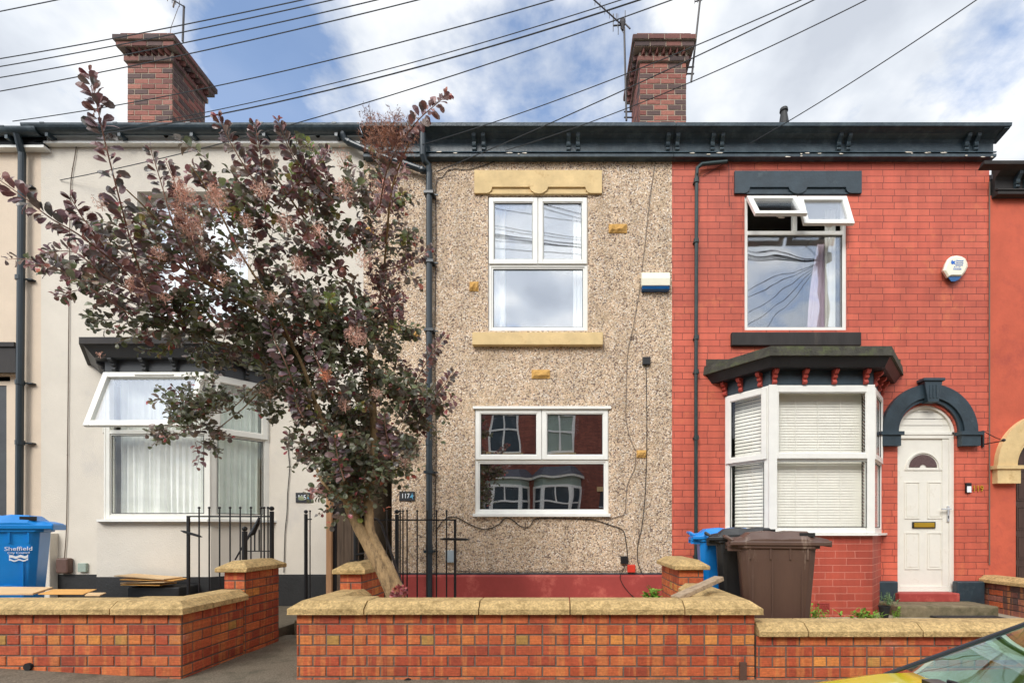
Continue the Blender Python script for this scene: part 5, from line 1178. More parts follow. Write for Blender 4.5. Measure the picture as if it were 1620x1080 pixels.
for i, (xq, lab) in enumerate(((-8, 'farthest left'), (-3.2, 'second from the left'), (1.2, 'middle'), (3.8, 'second from the right'), (5.6, 'rightmost'))):
    A = Vector((xq, -7.9, 6.6)); q = MB(); q.tube([A+(PT-A)*(k/20)-Vector((0, 0, .9*(k/20)*(1-k/20))) for k in range(21)], .007, 5)
    tag(q.build('overhead_wire', M_['wire']), 'wire to the houses across the street, '+lab+' in the window reflection', 'wire', 'overhead wires crossing to the far houses')

# ================================================================== loose objects
def board(name, lab, cat, pts, z, th, m, tilt=0):
    q = MB(); n = len(pts); q.add([(p[0], p[1], z+tilt*i) for i, p in enumerate(pts)]+[(p[0], p[1], z+th+tilt*i) for i, p in enumerate(pts)], [tuple(range(n-1, -1, -1)), tuple(range(n, 2*n))]+[(i, (i+1) % n, n+(i+1) % n, n+i) for i in range(n)])
    return tag(q.build(name, m, bevel=.002), lab, cat)
zb1 = WT+.101
def gp(px, py, z): d = (H-z)*F/(py-CY); return ((px-CX)*d/F, d)
board('plywood_board', 'pale plywood board lying over the left brick wall in front of the blue bin', 'board', [gp(-60, 938, zb1+.015), gp(52, 938, zb1+.015), gp(84, 928, zb1+.015), gp(-60, 927, zb1+.015)], zb1, .016, M_['ply'])
board('plywood_board', 'orange plywood board lying on the left wall right of the pale board', 'board', [gp(60, 939.5, zb1), gp(132, 939.5, zb1), gp(153, 932, zb1), gp(84, 932, zb1)], zb1-.004, .008, M_['plyorange'])
board('plywood_board', 'small plywood strip at the right end of the boards on the left wall', 'board', [gp(134, 941, zb1), gp(158, 941, zb1), gp(168, 937, zb1), gp(140, 937, zb1)], zb1-.008, .010, M_['ply'])
t_ = thing('stone_block', 'black painted block against the bay base under the stack of boards', 'block', (X(240, 5.9), 5.9, .1))
m = MB(); m.box(X(200, 5.9), X(283, 5.9), 5.9, DB-.02, .05, Z(928, 5.9)); m.build('block', M_['blackplinth'], t_, bevel=.02)
zs = Z(926, 5.9)
for i, (a, b_, dd, nm) in enumerate(((198, 257, 0, 'lowest board'), (196, 270, .03, 'second board from the bottom'), (198, 276, -.02, 'second board from the top'), (186, 268, .02, 'topmost board'))):
    q = MB(); M = T(X((a+b_)/2, 5.9), 5.98, zs+.014+i*.03) @ Matrix.Rotation(R((1, -1.5, 2, 3.5)[i]), 4, 'Y') @ rotz(R((3, -4, 6, -3)[i])); hw_ = (b_-a)/2*5.9/F
    q.box(-hw_, hw_, -.14, .14, -.005, .006, M); tag(q.build('plywood_offcut', M_['ply'] if i % 2 else M_['plyorange']), 'thin plywood offcut in the stack on the black block, '+nm, 'board', 'stack of plywood offcuts')
# timber offcut leaning on the coping
q = MB(); a = P(1068, 946, 3.95); b_ = P(1138, 914, 4.25); dd = (b_-a).normalized(); side = dd.cross(Vector((0, 0, 1))).normalized(); up = side.cross(dd)
vs = []
for p in (a, b_):
    for (s_, u_) in ((-1, -1), (1, -1), (1, 1), (-1, 1)): vs.append(p+side*s_*.05+up*u_*.02)
q.add(vs, [(0, 1, 2, 3), (7, 6, 5, 4), (0, 4, 5, 1), (1, 5, 6, 2), (2, 6, 7, 3), (3, 7, 4, 0)]); tag(q.build('timber_offcut', M_['oldtimber'], bevel=.006), 'grey timber offcut leaning over the wall coping in front of the bins', 'timber')
# metal strip and weep holes on the street wall
q = MB(); q.box(X(1170.5, 3.73), X(1181.5, 3.73), 3.725, 3.748, -.05, Z(1047, 3.73)); tag(q.build('metal_bracket', M_['brown_plastic'], bevel=.003), 'rusty dark metal bracket bolted upright to the front brick wall', 'bracket')
for (a, lab) in ((645, 'drain pipe mouth in the brick wall below the tree'), ):
    q = MB(); c = P(a, 1079, 3.74); q.tube([c+Vector((0, .05, 0)), c+Vector((0, -.015, 0))], .034, 14); o_ = q.build('drain_outlet', M_['rubber']); tag(o_, lab, 'drain outlet')
q = MB(); c = P(44, 1054, 3.74); q.tube([c+Vector((0, .05, 0)), c+Vector((0, -.008, 0))], .03, 12); tag(q.build('drain_outlet', M_['rubber']), 'dark drain hole at the foot of the left brick wall', 'drain outlet')
# doormat
t_ = thing('doormat', 'black rubber grid mat on the ground in front of the stone step', 'doormat', (X(1540, 5.8), 5.8, GZ))
q = MB(); x0, x1, y0, y1 = X(1492, 6.0), X(1598, 6.0), 5.93, 6.21; rect_frame_pts = []
q.box(x0, x1, y0, y0+.03, GZ, GZ+.02); q.box(x0, x1, y1-.03, y1, GZ, GZ+.02)
for i in range(15): xx = x0+(x1-x0-.03)*i/14; q.box(xx, xx+.025, y0+.03, y1-.03, GZ, GZ+.019)
for i in range(1, 6): yy = y0+(y1-y0)*i/6; q.box(x0+.03, x1-.03, yy-.01, yy+.01, GZ+.001, GZ+.0215)
q.build('grid', M_['gravelmat'], t_)
# potted herb
def leaflet(mb, p, d_, up, L, Wd, col=None, fold=.15):
    d_ = d_.normalized(); s = d_.cross(up)
    if s.length < 1e-3: s = Vector((1, 0, 0))
    s.normalize(); n = s.cross(d_)
    if col: mb.col = col
    k = n*fold*Wd; cu = -n*L*.07      # curl of the tip
    a = p; m1 = p+d_*L*.30; m2 = p+d_*L*.66; m3 = p+d_*L*.9+cu; e = p+d_*L+cu*1.6
    mb.add([a, m1-s*Wd*.36+k, m2-s*Wd*.5+k, m3-s*Wd*.34+k*.6, e, m3+s*Wd*.34+k*.6, m2+s*Wd*.5+k, m1+s*Wd*.36+k, m1, m2], [(0, 8, 1), (1, 8, 9, 2), (2, 9, 4, 3), (0, 7, 8), (8, 7, 6, 9), (9, 6, 5, 4)])
def tuft(name, lab, cat, px, py_base, d, w_px, h_px, n, m, L=.06, z0=None, seed=1, Wd=None):
    rr = random.Random(seed); q = MB(); sc = d/F; c = P(px, py_base, d); c.z = z0 if z0 is not None else c.z
    for i in range(n):
        a = rr.uniform(0, 6.283); t = rr.random()**.6; lean = rr.uniform(.1, 1)
        base = c+Vector((rr.gauss(0, w_px*.22*sc), rr.gauss(0, w_px*.15*sc), 0)); tip = base+Vector((math.cos(a)*lean*w_px*.3*sc, math.sin(a)*lean*w_px*.3*sc, h_px*sc*rr.uniform(.4, 1)))
        q.tube([base, (base+tip)/2+Vector((0, 0, .01)), tip], .0025, 4)
        for k in range(5):
            p = base+(tip-base)*(.25+.75*k/4); dd_ = Vector((rr.uniform(-1, 1), rr.uniform(-1, 1), rr.uniform(-.1, .8))); leaflet(q, p, dd_, Vector((0, 0, 1)), L*rr.uniform(.6, 1.1), Wd or L*.4)
    return tag(q.build(name, m), lab, cat)
tp = thing('potted_herb', 'small grey green herb in a black pot beside the stone step', 'pot plant', (X(1399, 6.2), 6.2, GZ))
q = MB(); c = P(1399, 968, 6.2); q.lathe([(.045, -.03), (.065, .10), (.07, .10), (.07, .115), (.055, .115), (.05, .09)], (c.x, c.y, GZ+.03), 14); q.build('pot', M_['rubber'], tp)
hb = tuft('x', 'x', 'x', 1404, 956, 6.2, 26, 20, 22, M_['herb'], .04, seed=4); 
for k_ in ('label', 'category'): del hb[k_]
hb.name = 'herb_foliage'; hb.parent = tp; hb.location = -tp.location
tuft('weed', 'green flowering weed against the brick bay left of the air brick', 'weed', 1288, 978, 5.9, 34, 24, 22, M_['weed'], .06, GZ, 1)
tuft('weed', 'low green weed at the foot of the brick bay corner', 'weed', 1370, 978, 5.95, 46, 16, 30, M_['weed'], .07, GZ, 2)
tuft('weed', 'tiny green weed between the pot and the stone step', 'weed', 1416, 976, 6.1, 12, 16, 9, M_['weed'], .045, GZ, 3)
tuft('weed', 'bright green weed at the right end of the red plinth', 'weed', 1033, 950, 5.0, 24, 16, 12, M_['weed'], .09, Z(950, 5.0), 5)
tuft('weed', 'small dry weed on the paving between pot and doormat', 'weed', 1455, 981, 5.5, 26, 5, 9, M_['herb'], .04, GZ, 6)

# ================================================================== smoke tree
def catmull(pts, n=6):
    out = []
    for i in range(len(pts)-1):
        p0, p1, p2, p3 = pts[max(i-1, 0)], pts[i], pts[i+1], pts[min(i+2, len(pts)-1)]
        for k in range(n):
            t = k/n; out.append(.5*((2*p1)+(-p0+p2)*t+(2*p0-5*p1+4*p2-p3)*t**2+(-p0+3*p1-3*p2+p3)*t**3))
    out.append(pts[-1]); return out
tree = thing('smoke_tree', 'purple leaved smoke tree with pink plumes leaning out over the front wall', 'tree', (X(632, 4.3), 4.3, GZ))
rt = random.Random(21)
tr = MB()
def limb(pts, r0, r1, n=10, wob=.0, seg=6):
    c = catmull([P(*p) for p in pts], seg); m = len(c)
    if r0 < .03: r0 *= .62; r1 *= .7
    if wob:
        for i in range(1, m-1): c[i] = c[i]+Vector((rt.uniform(-wob, wob), rt.uniform(-wob, wob), rt.uniform(-wob, wob)))
    tr.tube(c, [r0+(r1-r0)*(i/(m-1))*(1+.0*rt.random())+rt.uniform(-.04, .04)*r0 for i in range(m)], n)
    return c
limb([(632, 990, 4.3), (622, 945, 4.3), (603, 900, 4.3), (580, 858, 4.3), (565, 830, 4.3), (552, 802, 4.3), (548, 775, 4.28), (530, 720, 4.25), (500, 640, 4.2)], .062, .030, 12)
limb([(640, 990, 4.34), (634, 945, 4.33), (618, 905, 4.33), (598, 868, 4.33), (585, 838, 4.33), (584, 812, 4.34), (583, 780, 4.36), (592, 720, 4.4), (590, 640, 4.45), (585, 560, 4.5)], .055, .028, 12)
limb([(556, 812, 4.3), (545, 790, 4.25), (520, 775, 4.2), (500, 740, 4.2)], .03, .014, 8)
trunk_nodes = [(552, 802, 4.3), (530, 720, 4.25), (500, 640, 4.2), (583, 780, 4.36), (592, 720, 4.4), (590, 640, 4.45), (585, 560, 4.5)]
limb([(500, 640, 4.2), (470, 560, 4.1), (420, 500, 4.0), (350, 460, 3.8), (280, 420, 3.6), (210, 400, 3.3)], .028, .010, 8)
limb([(500, 640, 4.2), (440, 600, 4.3), (400, 560, 4.3), (330, 540, 4.2), (240, 490, 4.0), (150, 450, 3.7)], .024, .008, 8)
limb([(585, 560, 4.6), (560, 470, 4.6), (520, 400, 4.4), (470, 330, 4.0), (430, 270, 3.8)], .024, .009, 8)
limb([(585, 560, 4.5), (600, 480, 4.5), (610, 400, 4.3), (620, 300, 3.8), (650, 220, 3.4)], .022, .008, 8)
limb([(540, 720, 4.3), (480, 650, 4.5), (430, 610, 4.7), (380, 650, 4.8), (330, 690, 4.8)], .016, .006, 6)
limb([(470, 620, 4.5), (420, 600, 4.7), (360, 650, 4.75), (310, 650, 4.8)], .012, .005, 6)
limb([(590, 640, 4.45), (620, 620, 4.5), (660, 640, 4.5), (690, 600, 4.4)], .014, .005, 6)
limb([(470, 560, 4.1), (430, 480, 3.9), (380, 400, 3.7), (340, 320, 3.5), (300, 260, 3.3)], .018, .006, 6)
limb([(350, 460, 3.8), (300, 420, 3.6), (250, 350, 3.4), (200, 300, 3.0)], .014, .006, 6)
tr.build('trunk', M_['bark'], tree, smooth=True)
# leaf colours
OL = [(.066, .078, .040), (.084, .088, .052), (.098, .082, .062), (.078, .070, .062), (.105, .074, .066), (.125, .092, .078), (.080, .092, .042), (.135, .098, .068)]
PU = [(.14, .064, .062), (.12, .060, .060), (.16, .076, .068), (.11, .064, .072), (.15, .07, .056)]
RE = [(.22, .05, .05), (.18, .045, .05), (.26, .09, .06)]
GR = [(.13, .15, .035), (.17, .14, .045), (.10, .13, .045)]
crown = MB(); twigs = MB()
def leafy_twig(base, d0, L, nl, leafL, pal, droop=.2, tipred=.0, w=.78):
    pts = [base]; d_ = d0.normalized(); step = L/6
    for i in range(6):
        d_ = (d_+Vector((rt.uniform(-.2, .2), rt.uniform(-.2, .2), rt.uniform(-.15, .12)-droop*.15))).normalized(); pts.append(pts[-1]+d_*step)
    twigs.tube(pts, .0035, 3, .0018, cap=False)
    for k in range(nl):
        t = (.12+.88*k/max(1, nl-1))*6; i = min(5, int(t)); p = pts[i]+(pts[i+1]-pts[i])*(t-i); ax = (pts[i+1]-pts[i]).normalized()
        ang = k*2.4+rt.uniform(-.5, .5); u = ax.orthogonal().normalized(); v = ax.cross(u)
        out = (u*math.cos(ang)+v*math.sin(ang))*rt.uniform(.7, 1.1)+ax*rt.uniform(.15, .7)
        pl = pal; c = rt.choice(pl)
        if k > nl*.7 and rt.random() < tipred: c = rt.choice(RE)
        kk = rt.uniform(1.1, 3.0)
        nrm = Vector((rt.uniform(-.5, .5), rt.uniform(-.9, .1), rt.uniform(.3, 1.2)))
        ll = leafL*rt.uniform(.7, 1.15)*(1 if k < nl-3 else .75)
        leaflet(crown, p+out.normalized()*ll*.12, out, nrm, ll, ll*w, (c[0]*kk, c[1]*kk, c[2]*kk), rt.uniform(.05, .3))
clumps = [(430, 330, 80, 55, 4.0, 34), (350, 310, 45, 40, 3.7, 12), (520, 330, 60, 55, 4.2, 26), (330, 420, 100, 50, 3.9, 44), (440, 420, 100, 60, 4.1, 56), (550, 430, 70, 70, 4.4, 44), (590, 340, 45, 50, 4.3, 20),
    (230, 450, 70, 40, 3.7, 28), (480, 510, 95, 50, 4.2, 50), (580, 540, 65, 60, 4.5, 40), (390, 500, 80, 35, 4.2, 30), (610, 640, 65, 50, 4.5, 38), (530, 610, 75, 50, 4.4, 44),
    (560, 700, 75, 45, 4.4, 46), (510, 690, 30, 28, 4.4, 11), (556, 765, 30, 26, 4.3, 15), (598, 732, 40, 28, 4.4, 20), (250, 525, 65, 18, 4.1, 14), (330, 540, 60, 22, 4.2, 16), (290, 365, 50, 40, 3.6, 16),
    (210, 400, 40, 45, 3.4, 14), (620, 410, 32, 30, 4.5, 14), (160, 455, 55, 22, 3.7, 12), (95, 430, 38, 18, 3.6, 8), (320, 650, 42, 30, 4.8, 18), (350, 610, 25, 18, 4.8, 6), (305, 690, 34, 14, 4.8, 8), (390, 640, 16, 12, 4.75, 4), (275, 635, 18, 10, 4.8, 5),
    (480, 300, 40, 40, 3.9, 10), (430, 560, 60, 30, 4.3, 14), (660, 640, 28, 28, 4.5, 10), (532, 775, 16, 16, 4.3, 5), (400, 290, 30, 30, 3.7, 7), (560, 320, 40, 35, 4.1, 10), (450, 620, 40, 30, 4.3, 10), (560, 790, 20, 12, 4.3, 5)]
for (cx_, cy_, rx_, ry_, d, nt_) in clumps:
    for _ in range(int(nt_*(rt.choice((.85, 1.05, 1.3)) if cy_ < 480 else 1.8))):
        while True:
            u, v, w_ = rt.uniform(-1, 1), rt.uniform(-1, 1), rt.uniform(-1, 1)
            if u*u+v*v+w_*w_ < 1: break
        dd = d+w_*min(.45, rx_*d/F*.9); base = P(cx_+u*rx_, cy_+v*ry_, dd)
        base.x = X(cx_+u*rx_, d); base.z = Z(cy_+v*ry_, d)
        dr_ = Vector((u+rt.uniform(-.6, .6), w_*1.0+rt.uniform(-.6, .3), -v*.7+rt.uniform(-.3, .6)))
        pal = (OL if rt.random() < (.72 if cy_ < 480 else .9) else (PU if rt.random() < .8 else GR))
        if cy_ > 480 and pal is OL and rt.random() < .6: pal = [OL[0], OL[1], OL[6], (.11, .12, .075), (.13, .125, .095), (.10, .10, .07)]
        leafy_twig(base, dr_, rt.uniform(.12, .28), rt.randint(9, 16), (.064 if cy_ > 380 else .068)*rt.uniform(.85, 1.15), pal, .4, .12)
# long arching shoots with paired leaves
def shoot(pts, leafL, pal, nl, w=.72, tip=RE, r=.006):
    c = catmull([P(*p) for p in pts], 8); twigs.tube(c, r, 5, .002, cap=False); L = len(c)-1
    nl = int(nl*1.7)
    for k in range(nl):
        t = (.04+.96*k/(nl-1))*L; i = min(L-1, int(t)); p = c[i]+(c[i+1]-c[i])*(t-i); ax = (c[i+1]-c[i]).normalized()
        sd_ = 1 if k % 2 else -1
        side = ax.cross(Vector((0, -1, 0))).normalized()*sd_
        out = side*rt.uniform(.5, 1.0)+ax*(rt.uniform(-.1, .5)+.5*(k/nl)**3)+Vector((0, rt.uniform(-.9, .6), rt.uniform(-.25, .1)))
        f = k/nl; ll = leafL*1.0*(1.0 if f < .75 else 1.0-(f-.75)*1.8)*rt.uniform(.8, 1.15)
        cc = rt.choice(tip if f > .93 and rt.random() < .5 else pal); kk = rt.uniform(1.0, 2.3)
        nrm = Vector((rt.uniform(-.6, .6), -1.0, rt.uniform(-.6, .9)))
        leaflet(crown, p+out.normalized()*ll*.2, out, nrm, ll, ll*w*rt.uniform(.7, 1), (cc[0]*kk, cc[1]*kk, cc[2]*kk), rt.uniform(.0, .25))
DP = PU+OL[3:6]
shoot([(240, 480, 3.3), (212, 400, 3.1), (185, 300, 2.9), (165, 220, 2.8), (152, 160, 2.75), (143, 118, 2.75)], .074, DP, 58)
shoot([(200, 430, 3.1), (130, 375, 2.9), (80, 345, 2.8), (35, 310, 2.75), (-15, 275, 2.7)], .068, DP, 46)
shoot([(185, 420, 3.2), (150, 370, 3.0), (128, 340, 2.95), (112, 312, 2.9)], .062, DP, 30)
shoot([(300, 430, 3.4), (275, 360, 3.25), (255, 290, 3.2), (238, 235, 3.15)], .058, DP, 40)
shoot([(310, 400, 3.4), (290, 330, 3.3), (275, 285, 3.2), (262, 255, 3.2)], .055, DP, 30)
shoot([(420, 310, 3.6), (385, 260, 3.5), (362, 220, 3.45), (344, 182, 3.4)], .062, DP, 38)
shoot([(420, 330, 3.7), (415, 270, 3.6), (410, 230, 3.5), (403, 196, 3.45)], .060, DP, 32)
shoot([(530, 320, 3.8), (490, 280, 3.7), (460, 240, 3.6), (440, 190, 3.5)], .062, DP, 40)
shoot([(440, 330, 3.8), (470, 290, 3.7), (500, 262, 3.7), (520, 238, 3.65)], .060, PU, 28)
shoot([(600, 330, 3.7), (612, 270, 3.5), (635, 225, 3.4), (662, 190, 3.3), (690, 165, 3.25), (708, 150, 3.25)], .062, PU+OL[4:6], 54)
shoot([(590, 340, 4.0), (610, 310, 3.9), (628, 285, 3.8), (640, 262, 3.8)], .064, PU, 24)
shoot([(600, 430, 4.4), (635, 420, 4.3), (658, 408, 4.25), (682, 392, 4.2)], .055, DP, 32)
shoot([(590, 510, 4.4), (615, 490, 4.3), (640, 470, 4.25)], .055, DP, 22)
shoot([(600, 460, 4.4), (605, 450, 4.3), (606, 440, 4.2)], .05, DP, 10)
shoot([(640, 650, 4.4), (660, 600, 4.3), (683, 560, 4.2), (705, 530, 4.15)], .058, DP, 46)
shoot([(665, 660, 4.4), (690, 625, 4.3), (708, 602, 4.2), (718, 588, 4.2)], .056, DP, 28)
shoot([(210, 500, 3.6), (140, 455, 3.5), (90, 425, 3.45), (45, 418, 3.4)], .055, DP, 44)
shoot([(230, 470, 3.4), (170, 440, 3.3), (120, 400, 3.2), (70, 400, 3.15)], .06, DP, 34)
for pts in ([(465, 610, 3.8), (450, 570, 3.7), (435, 540, 3.7), (427, 508, 3.65)], [(520, 620, 3.9), (510, 590, 3.8), (498, 560, 3.8), (492, 530, 3.75)], [(620, 720, 4.1), (612, 690, 4.0), (608, 660, 3.95)], [(545, 760, 4.0), (535, 725, 3.95), (530, 695, 3.9)], [(560, 540, 4.0), (565, 515, 3.95), (563, 495, 3.9)], [(480, 660, 3.9), (470, 640, 3.9), (468, 620, 3.85)]):
    shoot(pts, .07, [(.115, .066, .070), (.10, .062, .074), (.13, .066, .060), (.085, .075, .055)], 18)
shoot([(300, 660, 4.7), (285, 625, 4.65), (272, 610, 4.6)], .05, DP+RE[:1], 18)
shoot([(630, 950, 4.2), (634, 938, 4.2), (638, 930, 4.2)], .05, RE, 18); shoot([(628, 950, 4.2), (626, 940, 4.2), (632, 928, 4.18)], .045, RE, 14)
crown.col = None
crown.build('crown', M_['leaf'], tree)
twigs.build('twigs', M_['twig'], tree)
# flower plumes: thousands of hair-fine stalks
def plume(cx_, cy_, r_px, d, n, base=None, col=(.74, .44, .34)):
    r_px *= 1.2; n = int(n*.75); d -= .12
    q = MB(); c = P(cx_, cy_, d); rr = r_px*d/F; b0 = P(*(base or (cx_+r_px*.2, cy_+r_px*1.2, d)))
    for i in range(n):
        while True:
            v = Vector((rt.uniform(-1, 1), rt.uniform(-1, 1), rt.uniform(-1, 1)))
            if v.length < 1: break
        p = c+v*rr; k = rt.uniform(.6, 1.35); q.col = (col[0]*k, col[1]*k, col[2]*k)
        for _ in range(3):
            d_ = Vector((rt.uniform(-1, 1), rt.uniform(-1, 1), rt.uniform(-1, 1))).normalized(); L = rr*rt.uniform(.12, .34); s = d_.orthogonal().normalized()*.0013
            m_ = p+d_*L*.5+s*3; q.add([p-s, p+s, m_+s, m_-s, p+d_*L], [(0, 1, 2, 3), (3, 2, 4)])
    st = rt.uniform(-.3, .3)
    q.tube([b0, (b0+c)/2, c], .002, 3, cap=False)
    for i in range(10):
        v = Vector((rt.uniform(-1, 1), rt.uniform(-1, 1), rt.uniform(-.3, 1))).normalized(); q.tube([b0+(c-b0)*rt.uniform(.3, 1), c+v*rr*.8], .0012, 3, cap=False)
    q.col = None
    q.build('flower_plume', M_['plume'], tree)
for a in ((301, 356, 17, 3.4, 420), (292, 308, 14, 3.3, 300), (283, 290, 9, 3.3, 120), (344, 314, 13, 3.4, 260), (340, 300, 9, 3.4, 110), (216, 452, 13, 3.4, 260), (378, 408, 12, 3.8, 200), (472, 418, 12, 3.9, 200), (563, 532, 14, 4.0, 280), (515, 592, 9, 3.9, 160, None, (.75, .28, .15)), (545, 640, 9, 4.1, 110),
          (600, 218, 26, 3.5, 620, (610, 300, 3.8), (.42, .22, .15)), (632, 215, 24, 3.5, 420, (625, 300, 3.8), (.42, .22, .15)), (580, 180, 12, 3.5, 60, (600, 230, 3.5), (.25, .14, .12)), (625, 182, 13, 3.5, 70, (615, 230, 3.5), (.25, .14, .12)), (160, 320, 10, 3.0, 50), (425, 620, 12, 4.2, 150), (430, 250, 9, 3.7, 60), (540, 250, 12, 3.8, 90, (560, 300, 3.9)), (390, 350, 10, 3.6, 120), (545, 300, 14, 3.8, 160), (600, 300, 13, 3.9, 170), (420, 300, 9, 3.6, 90), (250, 400, 10, 3.4, 120), (640, 730, 8, 4.3, 60), (490, 530, 8, 4.0, 70), (158, 560, 5, 4.2, 30), (280, 330, 9, 3.3, 130), (320, 400, 9, 3.6, 100), (450, 350, 12, 3.7, 150), (505, 365, 11, 3.9, 140), (350, 440, 10, 3.5, 120), (430, 470, 10, 3.9, 120), (575, 410, 11, 4.0, 130), (260, 470, 9, 3.5, 100), (410, 300, 11, 3.5, 130), (595, 620, 8, 4.1, 80)):
    plume(*a)

# ================================================================== parked cars
def car(name, label, m_body, ox, oy, flip, z0=-.14):
    t = thing(name, label, 'car', (ox, oy, z0)); s = -1 if flip else 1
    def q(b_): b_.v = [(ox+s*v[0], oy+s*v[1]*1.0, z0+v[2]) for v in b_.v]; return b_
    hw = .8
    # stations along the length: (x, half width, z top edge, z crown, z bottom)
    st = [(0, .55, .55, .58, .30), (.05, .66, .68, .72, .22), (.2, .74, .80, .85, .20), (.45, .78, .86, .91, .20), (.86, .80, .915, .955, .20), (1.3, .81, .93, .955, .20), (2.2, .81, .95, .96, .2), (3.0, .80, .97, .98, .2), (3.45, .76, .95, .97, .22), (3.6, .66, .75, .80, .25), (3.64, .55, .5, .5, .3)]
    b = MB(); vs = []; sec = 11
    for (x, w_, ze, zc, zb) in st:
        half = [(w_*.9, zb), (w_*1.0, zb+(ze-zb)*.35), (w_, zb+(ze-zb)*.7), (w_*.96, ze-.01), (w_*.86, ze+.018)]
        pts = [(y, z) for y, z in half]+[(0, zc+.015)]+[(-y, z) for y, z in half[::-1]]
        vs += [(x, y, z) for y, z in pts]
    fs = [(i*sec+k, i*sec+k+1, (i+1)*sec+k+1, (i+1)*sec+k) for i in range(len(st)-1) for k in range(sec-1)]+[tuple(range(sec)), tuple(range((len(st)-1)*sec, len(st)*sec))[::-1]]
    b.add(vs, fs); b = q(b).build('body', m_body, t, smooth=True)
    # greenhouse: base ring and roof ring
    bx0, bx1, rx0_, rx1_ = .93, 3.35, 1.95, 3.0; bw_, rw = .70, .56; bz, rz_ = .945, 1.42
    g = MB(); g.add([(bx0, -bw_, bz), (bx0-.06, 0, bz+.02), (bx0, bw_, bz), (rx0_, rw, rz_-.03), (rx0_-.05, 0, rz_), (rx0_, -rw, rz_-.03)], [(0, 1, 4, 5), (1, 2, 3, 4)]); q(g).build('windscreen', M_['carglass'], t)
    for sy in (-1, 1):
        g = MB(); g.add([(bx0+.12, sy*(bw_+.02), bz+.02), (bx1-.1, sy*(bw_+.02), bz+.02), (rx1_, sy*rw, rz_-.05), (rx0_+.06, sy*rw, rz_-.05)], [(0, 1, 2, 3)]); q(g).build('side_window', M_['carglass'], t)
        g = MB(); g.tube([(bx0-.05, sy*(bw_+.01), bz-.022), (bx0, sy*bw_, bz+.001), (rx0_, sy*rw, rz_-.028), (rx1_, sy*(rw+.01), rz_-.04), (bx1, sy*(bw_+.01), bz+.02)], .0065, 8)
        g.tube([(2.1, sy*(bw_+.02), bz), (2.15, sy*(rw+.02), rz_-.05)], .03, 6); q(g).build('pillar', M_['carblack'], t)
        h_ = MB(); h_.tube([(.1, sy*.5, .66), (.17, sy*.53, .68)], .09, 14); q(h_).build('headlight', M_['chrome'], t)
        g = MB(); g.ball((1.40, sy*.88, .96), .055, 12); g.tube([(1.40, sy*.78, .94), (1.40, sy*.86, .95)], .02, 6); q(g).build('wing_mirror', M_['carblack'], t, smooth=True)
        for wx in (.62, 3.0):
            g = MB(); g.tube([(wx, sy*.66, .29), (wx, sy*.83, .29)], .29, 24); w_ = q(g).build('wheel', M_['rubber'], t)
            g = MB(); g.tube([(wx, sy*.80, .29), (wx, sy*.835, .29)], .18, 20); q(g).build('rim', M_['chrome'], w_)
    g = MB(); g.add([(rx0_, -rw-.01, rz_-.03), (rx0_, 0, rz_+.01), (rx0_, rw+.01, rz_-.03), (rx1_, rw+.01, rz_-.04), (rx1_, 0, rz_), (rx1_, -rw-.01, rz_-.04), (rx0_, -rw-.01, rz_-.06), (rx0_, rw+.01, rz_-.06), (rx1_, rw+.01, rz_-.07), (rx1_, -rw-.01, rz_-.07)], [(0, 1, 4, 5), (1, 2, 3, 4), (6, 9, 8, 7)]); q(g).build('roof', m_body, t)
    g = MB(); g.add([(bx1, -bw_, bz), (bx1, bw_, bz), (rx1_, rw, rz_-.04), (rx1_, -rw, rz_-.04)], [(0, 1, 2, 3)]); q(g).build('rear_window', M_['carglass'], t)
    g = MB(); g.box(bx0-.06, bx0-.015, -.55, .55, .94, .960); q(g).build('scuttle', M_['carblack'], t)
    g = MB(); g.tube([(bx0-.03, .5, .97), (bx0+.01, .0, .99)], .005, 5); g.tube([(bx0-.03, -.05, .97), (bx0+.01, -.5, .985)], .005, 5); q(g).build('wiper', M_['carblack'], t)
    g = MB(); K = 24; c = Vector((1.55, .36, .98)); g.tube([c+Vector((.06*math.sin(6.2832*k/K), .17*math.cos(6.2832*k/K), .17*math.sin(6.2832*k/K))) for k in range(K+1)], .014, 6, cap=False); q(g).build('steering_wheel', M_['carblack'], t)
    g = MB(); g.box(.98, 1.4, -.66, .66, .86, .93); q(g).build('dashboard', M_['carblack'], t)
    g = MB(); 
    for sy in (-.36, .36): g.prism([(1.75, .5), (2.2, .5), (2.35, 1.15), (2.2, 1.18), (2.0, .65), (1.75, .65)], sy-.24, sy+.24, 'y'); g.box(2.22, 2.3, sy-.12, sy+.12, 1.18, 1.33)
    q(g).build('seat', M_['carblack'], t)
    return t
car('parked_car', 'yellow car with black windscreen pillar in the bottom right corner', M_['caryellow'], .10, .73, False, z0=-.158)
car('parked_car', 'dark plum car just showing in the bottom left corner', M_['cardark'], -1.50, .80, True, z0=-.17)

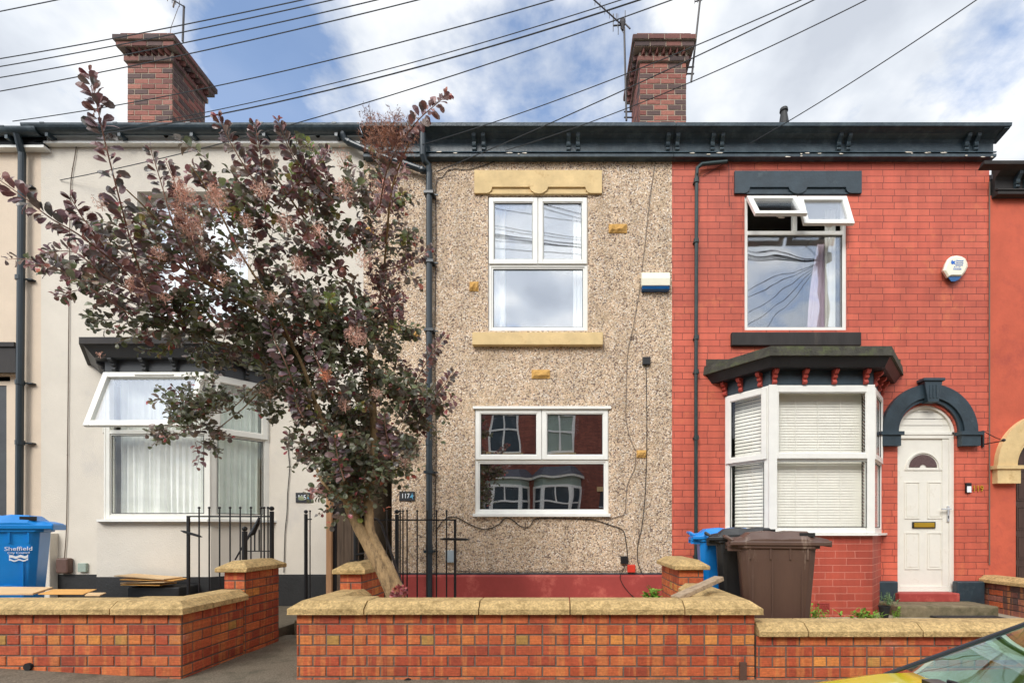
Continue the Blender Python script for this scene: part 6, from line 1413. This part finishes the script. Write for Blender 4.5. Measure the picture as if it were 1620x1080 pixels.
# ================================================================== houses across the street (seen in the window reflections)
def far_house(x0, flip, label):
    t = thing('terraced_house', label, 'house', (x0+2.25, -8, 0), 'houses across the street'); YF = -8.0; W_ = 4.5
    fx = (lambda u: x0+W_-u) if flip else (lambda u: x0+u)
    def bx(mb, a, b_, y0, y1, z0, z1): p, q_ = sorted((fx(a), fx(b_))); mb.box(p, q_, y0, y1, z0, z1)
    ops = [(.55, 1.9, 4.6, 6.45), (3.0, 4.0, 0, 2.9)]
    o2 = [(*sorted((fx(a), fx(b_))), c, d) for a, b_, c, d in ops]
    m = MB(); wall(m, x0, x0+W_, 0, 7.2, YF, o2, rev=-.1); m.build('brick_wall', M_['oppbrick'], t)
    m = MB(); m.prism([(YF+.2, 7.2), (YF-4, 10.2), (YF-8, 7.2)], x0, x0+W_, 'x'); m.build('roof', M_['slates'], t)
    m = MB(); bx(m, 0, 4.5, YF, YF+.2, 7.05, 7.2); m.build('gutter', M_['cornice'], t)
    m = MB(); a, b_, c, d = o2[0]; rect_frame(m, a, b_, c, d, YF-.08, YF-.02, .09); m.box((a+b_)/2-.04, (a+b_)/2+.04, YF-.08, YF-.02, c+.09, d-.09); m.box(a+.09, (a+b_)/2-.04, YF-.079, YF-.021, 5.65, 5.72); m.box((a+b_)/2+.04, b_-.09, YF-.079, YF-.021, 5.65, 5.72)
    w_ = m.build('window', M_['upvc'], t); m = MB(); m.box(a+.05, b_-.05, YF-.12, YF-.09, c+.05, d-.05); m.build('pane', M_['greygreen'] if not flip else M_['slate_paint'], w_)
    m = MB(); m.box(a-.1, b_+.1, YF-.02, YF+.08, c-.15, c-.001); m.box(a-.1, b_+.1, YF-.02, YF+.04, d+.001, d+.3); m.build('stonework', M_['buff'], t)
    # bay
    pl = lambda o: [(fx(.1-o), YF), (fx(.5-o*.4), YF+.6+o), (fx(1.75+o*.4), YF+.6+o), (fx(2.15+o), YF)]
    def sol(name, o, z0, z1, mt, o2_=None):
        A, B = pl(o), pl(o if o2_ is None else o2_); mm = MB(); mm.add([(p[0], p[1], z0) for p in A]+[(p[0], p[1], z1) for p in B], [(0, 1, 2, 3), (4, 5, 6, 7)]+[(i, (i+1) % 4, 4+(i+1) % 4, 4+i) for i in range(4)]); return mm.build(name, mt, t)
    bay = sol('bay_window', -.04, 1.0, 3.2, M_['slate_paint']); sol('bay_base', 0, 0, 1.0, M_['oppbrick']); sol('bay_fascia', 0, 3.2, 3.45, M_['greygreen']); sol('bay_cornice', .16, 3.45, 3.53, M_['upvc_dirty']); sol('bay_roof', .18, 3.531, 3.95, M_['slates'], -.25)
    A = pl(0); m = MB()
    for (p, r_) in zip(A[:-1], A[1:]):
        L = math.hypot(r_[0]-p[0], r_[1]-p[1]); M = T(p[0], p[1], 0) @ rotz(math.atan2(r_[1]-p[1], r_[0]-p[0])); sg = -1 if not flip else -1
        rect_frame(m, 0, L, 1.0, 3.199, -.03, .03, .1, M); m.box(.1, L-.1, -.025, .025, 2.4, 2.47, M)
        if L > .9: m.box(L/2-.03, L/2+.03, -.024, .024, 2.47, 3.1, M)
    m.build('bay_frame', M_['upvc'], bay)
    a, b_, c, d = o2[1]; m = MB(); m.box(a, b_, YF-.1, YF-.06, 0, d-.7); m.build('door', M_['birdblue'] if flip else M_['browndoor'], t); m = MB(); m.box(a, b_, YF-.1, YF-.06, d-.69, d); m.build('fanlight', M_['slate_paint'], t); m = MB(); m.box(a-.15, b_+.15, YF-.02, YF+.06, d+.001, d+.25); m.build('door_lintel', M_['buff'], t)
    m = MB(); bx(m, 4.2, 5.0, YF-3.9, YF-3.2, 9.3, 11.2); m.build('chimney', M_['oppbrick'], t)
    m = MB(); m.box(x0, x0+W_, -5.85, -5.6, -.1, .7); m.build('front_wall', M_['oppbrick'], t)
    return t
for i in range(-3, 4):
    side = 'with blue door' if i % 2 else 'with brown door'
    far_house(-1.15+i*4.5, bool(i % 2), 'brown brick terraced house across the street '+side+' seen only in the window reflections')

print('objects', len(bpy.data.objects), 'faces', sum(len(m.polygons) for m in bpy.data.meshes))
